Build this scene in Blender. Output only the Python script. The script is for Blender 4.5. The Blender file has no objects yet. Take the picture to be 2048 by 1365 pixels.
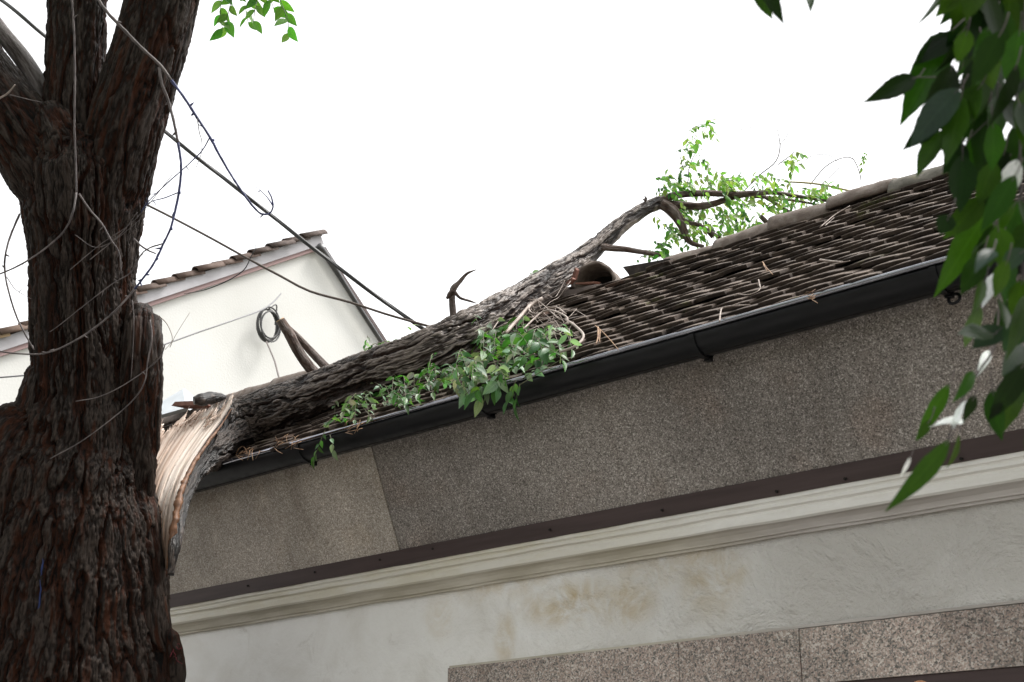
import bpy, math, random
import numpy as np
from mathutils import Vector, Matrix

random.seed(7)
rng = np.random.default_rng(11)
rad = math.radians
SC = bpy.context.scene
COL = SC.collection

# ------------------------------------------------------------------ camera
FPX, CX, CY = 2844.0, 1024.0, 682.5            # 50 mm lens on a 36 mm sensor
EYE = np.array([0.0, 0.0, 1.6])
PITCH, YAW = rad(19.739), rad(47.737)
HD = np.array([-math.cos(YAW), math.sin(YAW), 0.0])
CR = np.array([math.sin(YAW), math.cos(YAW), 0.0])
CF = HD * math.cos(PITCH) + np.array([0, 0, math.sin(PITCH)])
CU = np.cross(CR, CF)
cam = bpy.data.cameras.new("camera")
cam.lens = 50.0
cam.sensor_width = 36.0
cam.clip_start = 0.05
cam.clip_end = 2000.0
cam.dof.use_dof = True
cam.dof.focus_distance = 7.3
cam.dof.aperture_fstop = 6.3
cam_o = bpy.data.objects.new("camera", cam)
COL.objects.link(cam_o)
cam_o.matrix_world = Matrix((
    (CR[0], CU[0], -CF[0], EYE[0]),
    (CR[1], CU[1], -CF[1], EYE[1]),
    (CR[2], CU[2], -CF[2], EYE[2]),
    (0, 0, 0, 1)))
SC.camera = cam_o

# ------------------------------------------------------------------ sky, sun, exposure
SUN_EL, SUN_AZ = rad(60), math.atan2(0.75, 0.66)         # high, from behind the house to the right
world = bpy.data.worlds.new("World")
SC.world = world
world.use_nodes = True
wn = world.node_tree
bg = wn.nodes["Background"]
sky = wn.nodes.new("ShaderNodeTexSky")
sky.sky_type = 'NISHITA'
sky.sun_disc = False
sky.sun_elevation = SUN_EL
sky.sun_rotation = math.pi / 2 - SUN_AZ
sky.air_density = 1.0
sky.dust_density = 4.0
sky.ozone_density = 1.0
hs = wn.nodes.new("ShaderNodeHueSaturation")
hs.inputs["Saturation"].default_value = 0.05
wn.links.new(sky.outputs[0], hs.inputs["Color"])
wn.links.new(hs.outputs[0], bg.inputs["Color"])
bg.inputs["Strength"].default_value = 0.15
sun = bpy.data.lights.new("sun", 'SUN')
sun.energy = 0.9
sun.angle = rad(14)
sun.color = (1.0, 0.95, 0.88)
sun_o = bpy.data.objects.new("sun", sun)
COL.objects.link(sun_o)
sd = Vector((math.cos(SUN_EL) * math.cos(SUN_AZ), math.cos(SUN_EL) * math.sin(SUN_AZ), math.sin(SUN_EL)))
sun_o.rotation_euler = (-sd).to_track_quat('-Z', 'Y').to_euler()
SC.view_settings.view_transform = 'Standard'
SC.view_settings.look = 'None'
SC.view_settings.gamma = 1.0
SC.view_settings.exposure = 1.62

# ------------------------------------------------------------------ measuring helpers
def ray(px, py):
    return CR * (px - CX) / FPX + CU * (CY - py) / FPX + CF
def PD(px, py, d):
    return EYE + ray(px, py) * d
def PY(px, py, y):
    r = ray(px, py); return EYE + r * (y / r[1])
def PX(px, py, x):
    r = ray(px, py); return EYE + r * (x / r[0])
def depth_of(p):
    return float(np.dot(np.asarray(p) - EYE, CF))
def rpx(w, d):
    return 0.5 * w * d / FPX

Y0 = 4.6                                       # gutter rim, metres in front of the camera plane
ZR = 1.6 + 0.4424 * Y0                         # its height
ROOF_A = rad(40)
RE = np.array([0, Y0 + 0.060, ZR - 0.036])     # foot of the roof plane
RN = np.array([0, -math.sin(ROOF_A), math.cos(ROOF_A)])
RS = np.array([0, math.cos(ROOF_A), math.sin(ROOF_A)])
def PR(px, py, off=0.0):
    r = ray(px, py)
    t = np.dot(RE + RN * (off + 0.045) - EYE, RN) / np.dot(r, RN)
    return EYE + r * t

# ------------------------------------------------------------------ numpy noise
def _hash(ix, iy, iz, seed):
    h = (ix.astype(np.int64) * 374761393 + iy.astype(np.int64) * 668265263 + iz.astype(np.int64) * 2147483647 + seed * 974634777) & 0xFFFFFFFF
    h = ((h ^ (h >> 13)) * 1274126177) & 0xFFFFFFFF
    h = ((h ^ (h >> 16)) * 2246822519) & 0xFFFFFFFF
    return ((h ^ (h >> 15)) & 0xFFFFFF) / float(0xFFFFFF)
def vnoise(p, seed=0):
    p = np.asarray(p, float); i = np.floor(p); f = p - i; f = f * f * (3 - 2 * f)
    r = 0
    for dx in (0, 1):
        for dy in (0, 1):
            for dz in (0, 1):
                w = (f[..., 0] if dx else 1 - f[..., 0]) * (f[..., 1] if dy else 1 - f[..., 1]) * (f[..., 2] if dz else 1 - f[..., 2])
                r = r + w * _hash(i[..., 0] + dx, i[..., 1] + dy, i[..., 2] + dz, seed)
    return r * 2 - 1
def fbm(p, seed=0, o=3):
    a, s, r = 1.0, 1.0, 0
    for k in range(o):
        r = r + a * vnoise(np.asarray(p) * s, seed + k); a *= 0.5; s *= 2.03
    return r
def worley(p, seed=0):
    i = np.floor(p); f1 = np.full(p.shape[:-1], 9.0); f2 = f1.copy(); cid = np.zeros(p.shape[:-1])
    for dx in (-1, 0, 1):
        for dy in (-1, 0, 1):
            for dz in (-1, 0, 1):
                c = i + np.array([dx, dy, dz])
                o = np.stack([_hash(c[..., 0], c[..., 1], c[..., 2], seed + k) for k in range(3)], -1)
                d = np.linalg.norm(c + o - p, axis=-1)
                near = d < f1
                f2 = np.where(near, f1, np.minimum(f2, d))
                cid = np.where(near, o[..., 0], cid)
                f1 = np.where(near, d, f1)
    return f1, f2, cid
def sstep(a, b, x):
    t = np.clip((x - a) / (b - a), 0, 1); return t * t * (3 - 2 * t)
def unit(v):
    v = np.asarray(v, float); return v / (np.linalg.norm(v) + 1e-12)

# ------------------------------------------------------------------ mesh builder
class MB:
    def __init__(s):
        s.v = []; s.f = []; s.n = 0; s.attr = {}; s.mi = []
    def add(s, V, F, mi=0, **attrs):
        V = np.asarray(V, float).reshape(-1, 3)
        for k, a in attrs.items():
            s.attr.setdefault(k, []).append((s.n, np.asarray(a, float)))
        s.v.append(V)
        for f in F:
            s.f.append([int(q) + s.n for q in f]); s.mi.append(mi)
        s.n += len(V)
    def grid(s, V, close=False, cap0=False, cap1=False, mi=0, **attrs):
        n, m = V.shape[:2]
        idx = np.arange(n * m).reshape(n, m)
        nx = np.roll(idx, -1, 1)
        a, b, c, d = idx[:-1], nx[:-1], nx[1:], idx[1:]
        if not close:
            a, b, c, d = (q[:, :-1] for q in (a, b, c, d))
        F = np.stack([a, b, c, d], -1).reshape(-1, 4).tolist()
        if cap0: F.append(idx[0][::-1].tolist())
        if cap1: F.append(idx[-1].tolist())
        at = {}
        for k, q in attrs.items():
            q = np.asarray(q, float); at[k] = q.reshape((n * m,) + q.shape[2:])
        s.add(V.reshape(-1, 3), F, mi, **at)
    def box(s, lo, hi, mi=0, **attrs):
        (x0, y0, z0), (x1, y1, z1) = lo, hi
        V = [(x0, y0, z0), (x1, y0, z0), (x1, y1, z0), (x0, y1, z0), (x0, y0, z1), (x1, y0, z1), (x1, y1, z1), (x0, y1, z1)]
        s.add(V, [(0, 3, 2, 1), (4, 5, 6, 7), (0, 1, 5, 4), (1, 2, 6, 5), (2, 3, 7, 6), (3, 0, 4, 7)], mi, **attrs)
    def prism(s, front, off, mi=0):
        """front: polygon (n,3); off: extrusion vector"""
        A = np.asarray(front, float); n = len(A); V = np.vstack([A, A + np.asarray(off)])
        F = [list(range(n)), list(range(2 * n - 1, n - 1, -1))] + [(i, i + n, (i + 1) % n + n, (i + 1) % n) for i in range(n)]
        s.add(V, F, mi)
    def tube(s, pts, radii, seg=8, step=None, rough=0.0, seed=0, mi=0, **kw):
        P, R = smooth(pts, radii, step)
        T, A, B = frames(P)
        th = np.linspace(0, 2 * np.pi, seg, endpoint=False)
        D = A[:, None, :] * np.cos(th)[None, :, None] + B[:, None, :] * np.sin(th)[None, :, None]
        rr = np.repeat(R[:, None], seg, 1)
        if rough:
            q = P[:, None, :] + D * rr[..., None]
            rr = rr * (1 + rough * fbm(q * 0.9 / max(R.max(), 1e-4), seed, 2))
        s.grid(P[:, None, :] + D * rr[..., None], True, True, True, mi, **{k: np.full((len(P), seg), v) for k, v in kw.items()})
    def build(s, name, mats, parent=None, smooth_shade=True, recenter=False):
        me = bpy.data.meshes.new(name)
        V = np.vstack(s.v)
        c = V.mean(0) if recenter else np.zeros(3)
        if recenter: c[2] = V[:, 2].min()
        me.from_pydata((V - c).tolist(), [], s.f)
        mats = mats if isinstance(mats, (list, tuple)) else [mats]
        for m in mats: me.materials.append(m)
        if len(mats) > 1: me.polygons.foreach_set('material_index', s.mi)
        for k, parts in s.attr.items():
            dim = parts[0][1].ndim
            if dim == 1:
                a = me.attributes.new(k, 'FLOAT', 'POINT'); buf = np.zeros(len(V))
                for o, q in parts: buf[o:o + len(q)] = q
                a.data.foreach_set('value', buf)
            else:
                a = me.attributes.new(k, 'FLOAT_VECTOR', 'POINT'); buf = np.zeros((len(V), 3))
                for o, q in parts: buf[o:o + len(q)] = q
                a.data.foreach_set('vector', buf.ravel())
        if smooth_shade: me.polygons.foreach_set('use_smooth', [True] * len(me.polygons))
        me.update()
        o = bpy.data.objects.new(name, me)
        COL.objects.link(o)
        o.location = c.tolist()
        if parent is not None:
            o.parent = parent
            o.matrix_parent_inverse = Matrix.Translation(-Vector(parent.location))
        return o

def smooth(pts, radii, step=None):
    P = np.asarray(pts, float); R = np.asarray(radii, float)
    if R.ndim == 0: R = np.full(len(P), float(R))
    L = np.linalg.norm(np.diff(P, axis=0), axis=1); tot = L.sum()
    if step is None: step = tot / max(12, 6 * (len(P) - 1))
    Pe = np.vstack([2 * P[0] - P[1], P, 2 * P[-1] - P[-2]])
    oP, oR = [], []
    for i in range(len(P) - 1):
        n = max(1, int(math.ceil(L[i] / step)))
        p0, p1, p2, p3 = Pe[i:i + 4]
        t = (np.arange(n) / n)[:, None]
        oP.append(0.5 * ((2 * p1) + (-p0 + p2) * t + (2 * p0 - 5 * p1 + 4 * p2 - p3) * t ** 2 + (-p0 + 3 * p1 - 3 * p2 + p3) * t ** 3))
        u = t[:, 0]; u = u * u * (3 - 2 * u)
        oR.append(R[i] * (1 - u) + R[i + 1] * u)
    oP.append(P[-1:]); oR.append(R[-1:])
    return np.vstack(oP), np.concatenate(oR)
def frames(P):
    T = np.gradient(P, axis=0); T /= np.linalg.norm(T, axis=1)[:, None] + 1e-12
    A = np.zeros_like(P); a = np.cross(T[0], [0.3, 0.5, 0.8]); a = unit(a)
    for i in range(len(P)):
        a = unit(a - T[i] * np.dot(a, T[i])); A[i] = a
    return T, A, np.cross(T, A)

def bark_tube(B, pts, radii, seg=200, step=0.012, amp=0.02, cw=0.045, cl=0.2, seed=0, lump=0.06, squash=None):
    """a trunk or limb whose bark plates and furrows are real relief"""
    P, R = smooth(pts, radii, step)
    T, A, Bn = frames(P)
    th = np.linspace(0, 2 * np.pi, seg, endpoint=False)
    D = A[:, None, :] * np.cos(th)[None, :, None] + Bn[:, None, :] * np.sin(th)[None, :, None]
    s = np.concatenate([[0], np.cumsum(np.linalg.norm(np.diff(P, axis=0), axis=1))])
    q = np.zeros((len(P), seg, 3))
    q[..., 0] = np.cos(th)[None] * R[:, None]; q[..., 1] = np.sin(th)[None] * R[:, None]; q[..., 2] = s[:, None]
    wv = np.stack([fbm(q * np.array([5, 5, 2.2]), seed + 20 + k, 2) for k in range(3)], -1)
    wf = np.stack([fbm(q * np.array([34, 34, 12.0]), seed + 50 + k, 3) for k in range(3)], -1)
    kx, ks = 0.55 / cw, 0.55 / cl
    f1, f2, cid = worley(q * np.array([1 / cw, 1 / cw, 1 / cl]) * 0.8 + wv * np.array([0.9, 0.9, 0.45]) + wf * 0.2, seed)
    n1 = fbm(q * np.array([kx, kx, ks]) + wv * np.array([0.55, 0.55, 0.35]) + wf * np.array([0.16, 0.16, 0.05]), seed + 1, 2)
    n2 = fbm(q * np.array([kx * 2.3, kx * 2.3, ks * 2.6]) + wf * np.array([0.45, 0.45, 0.2]), seed + 2, 2)
    n3 = vnoise(q * np.array([kx * 5, kx * 5, ks * 6]) + wf * 0.8, seed + 3)
    p1 = sstep(0.0, 0.30, np.abs(n1)); p2 = sstep(0.0, 0.34, np.abs(n2)); p3 = sstep(0.0, 0.40, np.abs(n3))
    brk = sstep(0.0, 0.10, f2 - f1)
    fib2 = 1 - np.abs(vnoise(q * np.array([190, 190, 20.0]) + wf, seed + 11)) * 2
    finer = fbm(q * np.array([170, 170, 80.0]), seed + 13, 2)
    h = 0.05 + 0.40 * p1 + 0.22 * p2 * (0.35 + 0.65 * p1) + 0.13 * p3 + 0.10 * brk * p1 + 0.22 * (cid - 0.5) * p1 + 0.07 * fib2 + 0.07 * finer
    big = fbm(q * np.array([3.2, 3.2, 1.3]), seed + 33, 2)
    am = amp * np.clip(R / 0.12, 0.15, 1.0)
    rr = R[:, None] * (1 + lump * big) + am[:, None] * (h - 0.55)
    V = P[:, None, :] + D * rr[..., None]
    B.grid(V, True, True, True, bark=np.clip(h, 0, 1), tone=cid, flow=q)
    return V

# ------------------------------------------------------------------ material helpers
def mat(name, rough=0.7, spec=0.5, col=None):
    m = bpy.data.materials.new(name); m.use_nodes = True
    nt = m.node_tree; b = nt.nodes["Principled BSDF"]
    b.inputs["Roughness"].default_value = rough
    b.inputs["Specular IOR Level"].default_value = spec
    if col is not None: b.inputs["Base Color"].default_value = (*col, 1)
    return m, nt, b
def nd(nt, t, **kw):
    n = nt.nodes.new(t)
    for k, v in kw.items():
        if hasattr(n, k) and k not in n.inputs: setattr(n, k, v)
        else: n.inputs[k].default_value = v
    return n
def coords(nt, scale=(1, 1, 1)):
    tc = nt.nodes.new("ShaderNodeTexCoord"); mp = nt.nodes.new("ShaderNodeMapping")
    mp.inputs["Scale"].default_value = scale
    nt.links.new(tc.outputs["Object"], mp.inputs[0]); return mp.outputs[0]
def attr(nt, name):
    a = nt.nodes.new("ShaderNodeAttribute"); a.attribute_name = name; return a
def ramp(nt, fac, stops, interp='LINEAR'):
    r = nt.nodes.new("ShaderNodeValToRGB"); cr = r.color_ramp; cr.interpolation = interp
    while len(cr.elements) < len(stops): cr.elements.new(0.5)
    for e, (p, c) in zip(cr.elements, stops):
        e.position = p; e.color = (*c, 1) if len(c) == 3 else c
    nt.links.new(fac, r.inputs[0]); return r.outputs[0]
def noise(nt, vec, scale, detail=4, rough=0.55, dist=0.0):
    n = nt.nodes.new("ShaderNodeTexNoise")
    n.inputs["Scale"].default_value = scale; n.inputs["Detail"].default_value = detail
    n.inputs["Roughness"].default_value = rough; n.inputs["Distortion"].default_value = dist
    nt.links.new(vec, n.inputs["Vector"]); return n.outputs["Fac"]
def mix(nt, fac, a, b, mode='MIX'):
    m = nt.nodes.new("ShaderNodeMix"); m.data_type = 'RGBA'; m.blend_type = mode
    for sock, v in ((m.inputs[0], fac), (m.inputs[6], a), (m.inputs[7], b)):
        if isinstance(v, bpy.types.NodeSocket): nt.links.new(v, sock)
        elif isinstance(v, (int, float)): sock.default_value = v
        else: sock.default_value = (*v, 1)
    return m.outputs[2]
def math_(nt, op, a, b=0.0, clamp=False):
    m = nt.nodes.new("ShaderNodeMath"); m.operation = op; m.use_clamp = clamp
    for sock, v in ((m.inputs[0], a), (m.inputs[1], b)):
        if isinstance(v, bpy.types.NodeSocket): nt.links.new(v, sock)
        else: sock.default_value = v
    return m.outputs[0]
def maprange(nt, v, a, b, c=0.0, d=1.0):
    m = nt.nodes.new("ShaderNodeMapRange"); m.interpolation_type = 'SMOOTHSTEP'
    nt.links.new(v, m.inputs[0])
    for i, q in enumerate((a, b, c, d)): m.inputs[i + 1].default_value = q
    return m.outputs[0]
def bump(nt, b, h, strength=0.5, dist=0.01):
    n = nt.nodes.new("ShaderNodeBump"); n.inputs["Strength"].default_value = strength; n.inputs["Distance"].default_value = dist
    nt.links.new(h, n.inputs["Height"]); nt.links.new(n.outputs[0], b.inputs["Normal"])
def blob(nt, vec, c, sx, sz):
    """soft round patch on an upright wall about point c"""
    v = nt.nodes.new("ShaderNodeVectorMath"); v.operation = 'SUBTRACT'; nt.links.new(vec, v.inputs[0]); v.inputs[1].default_value = c
    w = nt.nodes.new("ShaderNodeVectorMath"); w.operation = 'MULTIPLY'; nt.links.new(v.outputs[0], w.inputs[0]); w.inputs[1].default_value = (1 / sx, 0, 1 / sz)
    l = nt.nodes.new("ShaderNodeVectorMath"); l.operation = 'LENGTH'; nt.links.new(w.outputs[0], l.inputs[0])
    return maprange(nt, l.outputs["Value"], 1.0, 0.15)
L_ = lambda nt, a, b: nt.links.new(a, b)

# ------------------------------------------------------------------ materials
def bark_material(name, furrow, inner, plate, pale, rough=0.62, rust=0.6, spec=0.22, old=None):  # old: z range of older bark and the shade painted into it
    m, nt, b = mat(name, rough, spec)
    fl = attr(nt, "flow").outputs["Vector"]
    def fvec(sc):
        mp = nt.nodes.new("ShaderNodeMapping"); mp.inputs["Scale"].default_value = sc; L_(nt, fl, mp.inputs[0]); return mp.outputs[0]
    h = attr(nt, "bark").outputs["Fac"]; tone = attr(nt, "tone").outputs["Fac"]
    n1 = noise(nt, fvec((9, 9, 1.6)), 1.0, 5, 0.6); n2 = noise(nt, fvec((90, 90, 16)), 1.0, 5, 0.65); n3 = noise(nt, fvec((30, 30, 3.5)), 1.0, 4, 0.6)
    hh = math_(nt, 'ADD', h, math_(nt, 'MULTIPLY', math_(nt, 'SUBTRACT', n2, 0.5), 0.9))
    base = ramp(nt, hh, [(0.16, furrow), (0.42, inner), (0.66, plate), (0.98, pale)])
    rs = math_(nt, 'MULTIPLY', maprange(nt, n3, 0.50, 0.66), maprange(nt, n1, 0.42, 0.58))
    c1 = mix(nt, math_(nt, 'MULTIPLY', rs, rust), base, tuple(q * 1.5 for q in inner))
    fin = mix(nt, maprange(nt, tone, 0.2, 0.9, 0.0, 0.6), c1, mix(nt, 1.0, c1, (0.50, 0.48, 0.47), 'MULTIPLY'))
    if old:      # older bark towards the butt, darkened further to paint in shade near the break
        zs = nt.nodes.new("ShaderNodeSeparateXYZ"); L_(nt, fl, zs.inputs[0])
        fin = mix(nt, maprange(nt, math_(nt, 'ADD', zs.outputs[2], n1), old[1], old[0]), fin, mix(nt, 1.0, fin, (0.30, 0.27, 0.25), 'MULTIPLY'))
    L_(nt, fin, b.inputs["Base Color"])
    L_(nt, maprange(nt, n1, 0.35, 0.65, rough - 0.14, rough + 0.15), b.inputs["Roughness"])
    bump(nt, b, n2, 1.0, 0.012)
    return m
M_bark = bark_material("bark_dark", (0.0012, 0.0009, 0.0007), (0.032, 0.0108, 0.0050), (0.0085, 0.0060, 0.0048), (0.054, 0.0410, 0.0340), 0.55, 0.95, 0.13)
M_log = bark_material("bark_log", (0.0018, 0.0012, 0.0009), (0.026, 0.0115, 0.0068), (0.026, 0.0175, 0.0135), (0.32, 0.27, 0.24), 0.40, 0.5, 0.4, (1.7, 3.0))  # pale crest colour also stands in for the log's wet glints
M_smooth = bark_material("bark_smooth", (0.05, 0.04, 0.036), (0.12, 0.10, 0.095), (0.16, 0.14, 0.135), (0.24, 0.22, 0.215), 0.6, 0.2)
M_branch = bark_material("bark_branch", (0.04, 0.025, 0.019), (0.10, 0.062, 0.047), (0.105, 0.078, 0.066), (0.19, 0.155, 0.14), 0.6, 0.4)

def twig_material(name, c1, c2):
    m, nt, b = mat(name, 0.6, 0.4)
    L_(nt, ramp(nt, noise(nt, coords(nt), 14, 3), [(0.35, c1), (0.65, c2)]), b.inputs["Base Color"]); return m
M_twig = twig_material("twig_grey_brown", (0.055, 0.045, 0.045), (0.15, 0.125, 0.12))
M_twig_blue = twig_material("twig_blue_grey", (0.030, 0.035, 0.085), (0.06, 0.065, 0.16))  # blue tint imitates lens colour fringing against the bright sky
M_twig_pale = twig_material("twig_pale", (0.20, 0.155, 0.13), (0.38, 0.32, 0.28))
M_straw = twig_material("dry_straw", (0.17, 0.085, 0.04), (0.36, 0.22, 0.12))
M_stalk = twig_material("leaf_stalk", (0.05, 0.055, 0.02), (0.09, 0.08, 0.04))
M_moss_twig = twig_material("yellow_twig", (0.22, 0.20, 0.07), (0.35, 0.30, 0.15))

m, nt, b = mat("split_wood", 0.75, 0.25); M_wood = m
fl = attr(nt, "flow").outputs["Vector"]
mp = nd(nt, "ShaderNodeMapping"); mp.inputs["Scale"].default_value = (1.6, 20, 0); L_(nt, fl, mp.inputs[0])
n1 = noise(nt, mp.outputs[0], 1.0, 5, 0.62, 0.4)
mp2 = nd(nt, "ShaderNodeMapping"); mp2.inputs["Scale"].default_value = (2.6, 3.2, 1); L_(nt, fl, mp2.inputs[0])
n2 = noise(nt, mp2.outputs[0], 1.0, 3)
cw_ = ramp(nt, n1, [(0.28, (0.10, 0.055, 0.035)), (0.40, (0.30, 0.205, 0.15)), (0.50, (0.50, 0.39, 0.32)), (0.68, (0.66, 0.56, 0.49))])
L_(nt, mix(nt, maprange(nt, n2, 0.45, 0.68, 0, 0.75), cw_, mix(nt, n1, (0.16, 0.085, 0.05), (0.36, 0.225, 0.155))), b.inputs["Base Color"])
fz = nt.nodes.new("ShaderNodeSeparateXYZ"); L_(nt, fl, fz.inputs[0])
wc = b.inputs["Base Color"].links[0].from_socket
sapw = math_(nt, 'MULTIPLY', maprange(nt, math_(nt, 'ADD', fz.outputs[2], math_(nt, 'MULTIPLY', math_(nt, 'SUBTRACT', n2, 0.5), 0.35)), 0.62, 0.76), 0.8)
w1 = mix(nt, sapw, wc, mix(nt, maprange(nt, n1, 0.3, 0.6), (0.52, 0.42, 0.35), (0.80, 0.72, 0.65)))
w2_ = mix(nt, maprange(nt, fz.outputs[0], 0.30, 0.08, 0.0, 0.8), w1, (0.20, 0.105, 0.055))
L_(nt, w2_, b.inputs["Base Color"])
bump(nt, b, n1, 0.9, 0.010)
m, nt, b = mat("inner_bark", 0.6, 0.4); M_innerbark = m
L_(nt, ramp(nt, noise(nt, coords(nt), 30, 4), [(0.3, (0.07, 0.032, 0.016)), (0.7, (0.21, 0.10, 0.05))]), b.inputs["Base Color"])
m, nt, b = mat("sawn_wood", 0.7, 0.3); M_sawn = m
L_(nt, ramp(nt, noise(nt, coords(nt), 40, 3), [(0.3, (0.45, 0.28, 0.14)), (0.7, (0.72, 0.52, 0.32))]), b.inputs["Base Color"])

def leaf_material(name, trans_mul, rough, tw, spec=0.5):
    m, nt, b = mat(name, rough, spec)
    col = attr(nt, "lc").outputs["Vector"]
    n = noise(nt, coords(nt), 35, 3)
    c2 = mix(nt, maprange(nt, n, 0.3, 0.7, 0.0, 0.4), col, mix(nt, 1.0, col, (0.6, 0.7, 0.55), 'MULTIPLY'))
    lv = nt.nodes.new("ShaderNodeSeparateXYZ"); L_(nt, attr(nt, "luv").outputs["Vector"], lv.inputs[0])
    au = math_(nt, 'ABSOLUTE', lv.outputs[0])
    side = math_(nt, 'SINE', math_(nt, 'SUBTRACT', math_(nt, 'MULTIPLY', lv.outputs[1], 56.0), math_(nt, 'MULTIPLY', au, 9.0)))
    vein = math_(nt, 'MAXIMUM', maprange(nt, au, 0.10, 0.02), math_(nt, 'MULTIPLY', maprange(nt, side, 0.80, 0.98), 0.55))
    c2 = mix(nt, math_(nt, 'MULTIPLY', vein, 0.35), c2, mix(nt, 1.0, c2, (1.9, 1.7, 1.9), 'MULTIPLY'))
    L_(nt, c2, b.inputs["Base Color"])
    bump(nt, b, vein, 0.25, 0.002)
    tr = nt.nodes.new("ShaderNodeBsdfTranslucent")
    L_(nt, mix(nt, 1.0, c2, trans_mul, 'MULTIPLY'), tr.inputs["Color"])
    ms = nt.nodes.new("ShaderNodeMixShader"); ms.inputs[0].default_value = tw
    L_(nt, b.outputs[0], ms.inputs[1]); L_(nt, tr.outputs[0], ms.inputs[2])
    L_(nt, ms.outputs[0], nt.nodes["Material Output"].inputs["Surface"])
    return m
M_leaf = leaf_material("leaf_green", (1.5, 1.7, 0.8), 0.38, 0.42)
M_leaf_near = leaf_material("leaf_near", (1.0, 1.35, 0.25), 0.36, 0.5, 0.28)

M_leaf_pale = leaf_material("leaf_pale", (1.0, 1.0, 1.0), 0.3, 0.25, 0.5)
m, nt, b = mat("gutter_metal", 0.38, 0.22); M_gutter = m
c = coords(nt, (1, 4, 4)); n = noise(nt, c, 6, 5)
L_(nt, ramp(nt, n, [(0.3, (0.006, 0.006, 0.007)), (0.7, (0.013, 0.013, 0.0145))]), b.inputs["Base Color"])
L_(nt, maprange(nt, noise(nt, coords(nt), 25, 4), 0.3, 0.7, 0.28, 0.48), b.inputs["Roughness"])

m, nt, b = mat("gutter_rim_glint", 0.10, 1.0); M_rim = m  # rim coloured pale, putting the bright sky highlight into its metal
L_(nt, ramp(nt, noise(nt, coords(nt, (1, 4, 4)), 9, 4), [(0.3, (0.24, 0.24, 0.27)), (0.7, (0.38, 0.38, 0.42))]), b.inputs["Base Color"]); b.inputs["Metallic"].default_value = 1.0
m, nt, b = mat("roof_tile", 0.8, 0.35); M_tile = m
c = coords(nt); tn = attr(nt, "tint").outputs["Fac"]
n1 = noise(nt, c, 9, 4, 0.6); n2 = noise(nt, c, 90, 4, 0.7); n3 = noise(nt, c, 3.1, 3, 0.6)
bs = ramp(nt, tn, [(0.0, (0.020, 0.014, 0.012)), (0.35, (0.034, 0.024, 0.020)), (0.7, (0.050, 0.037, 0.031)), (0.92, (0.058, 0.042, 0.034)), (1.0, (0.075, 0.040, 0.028))])
gr = mix(nt, maprange(nt, n1, 0.42, 0.68, 0, 0.7), bs, (0.082, 0.064, 0.053))
sp = mix(nt, maprange(nt, n2, 0.55, 0.75, 0, 0.5), gr, (0.014, 0.012, 0.011))
ms = mix(nt, math_(nt, 'MULTIPLY', maprange(nt, n3, 0.63, 0.70), maprange(nt, n2, 0.35, 0.6)), sp, (0.060, 0.062, 0.022))
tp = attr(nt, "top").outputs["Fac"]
fin = mix(nt, math_(nt, 'MULTIPLY', tp, maprange(nt, n1, 0.3, 0.6, 0.45, 1.0)), ms, mix(nt, 0.40, mix(nt, 1.0, ms, (2.3, 2.2, 2.1), 'MULTIPLY'), (0.115, 0.092, 0.072)))  # weathered tops paled further, painting in the sky light on them
L_(nt, fin, b.inputs["Base Color"]); bump(nt, b, n2, 0.5, 0.004)

m, nt, b = mat("ridge_tile", 0.85, 0.3); M_ridge = m
c = coords(nt); n1 = noise(nt, c, 14, 5, 0.65); n2 = noise(nt, c, 110, 3)
bs = ramp(nt, n1, [(0.3, (0.085, 0.063, 0.053)), (0.5, (0.145, 0.115, 0.098)), (0.68, (0.20, 0.175, 0.155))])
L_(nt, mix(nt, maprange(nt, n2, 0.6, 0.75, 0, 0.6), bs, (0.06, 0.05, 0.045)), b.inputs["Base Color"]); bump(nt, b, n2, 0.4, 0.004)
m, nt, b = mat("old_dark_tile", 0.85, 0.25); M_tile_dark = m
L_(nt, ramp(nt, noise(nt, coords(nt), 22, 4), [(0.3, (0.03, 0.022, 0.018)), (0.7, (0.065, 0.048, 0.040))]), b.inputs["Base Color"])
m, nt, b = mat("mortar", 0.9, 0.2); M_mortar = m
c = coords(nt); n1 = noise(nt, c, 16, 5, 0.65)
L_(nt, ramp(nt, n1, [(0.3, (0.08, 0.073, 0.06)), (0.6, (0.15, 0.14, 0.12)), (0.75, (0.16, 0.16, 0.06))]), b.inputs["Base Color"]); bump(nt, b, n1, 0.6, 0.01)
m, nt, b = mat("fresh_clay", 0.8, 0.3); M_clay = m
L_(nt, ramp(nt, noise(nt, coords(nt), 25, 4), [(0.3, (0.11, 0.045, 0.031)), (0.7, (0.20, 0.095, 0.068))]), b.inputs["Base Color"])

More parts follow.
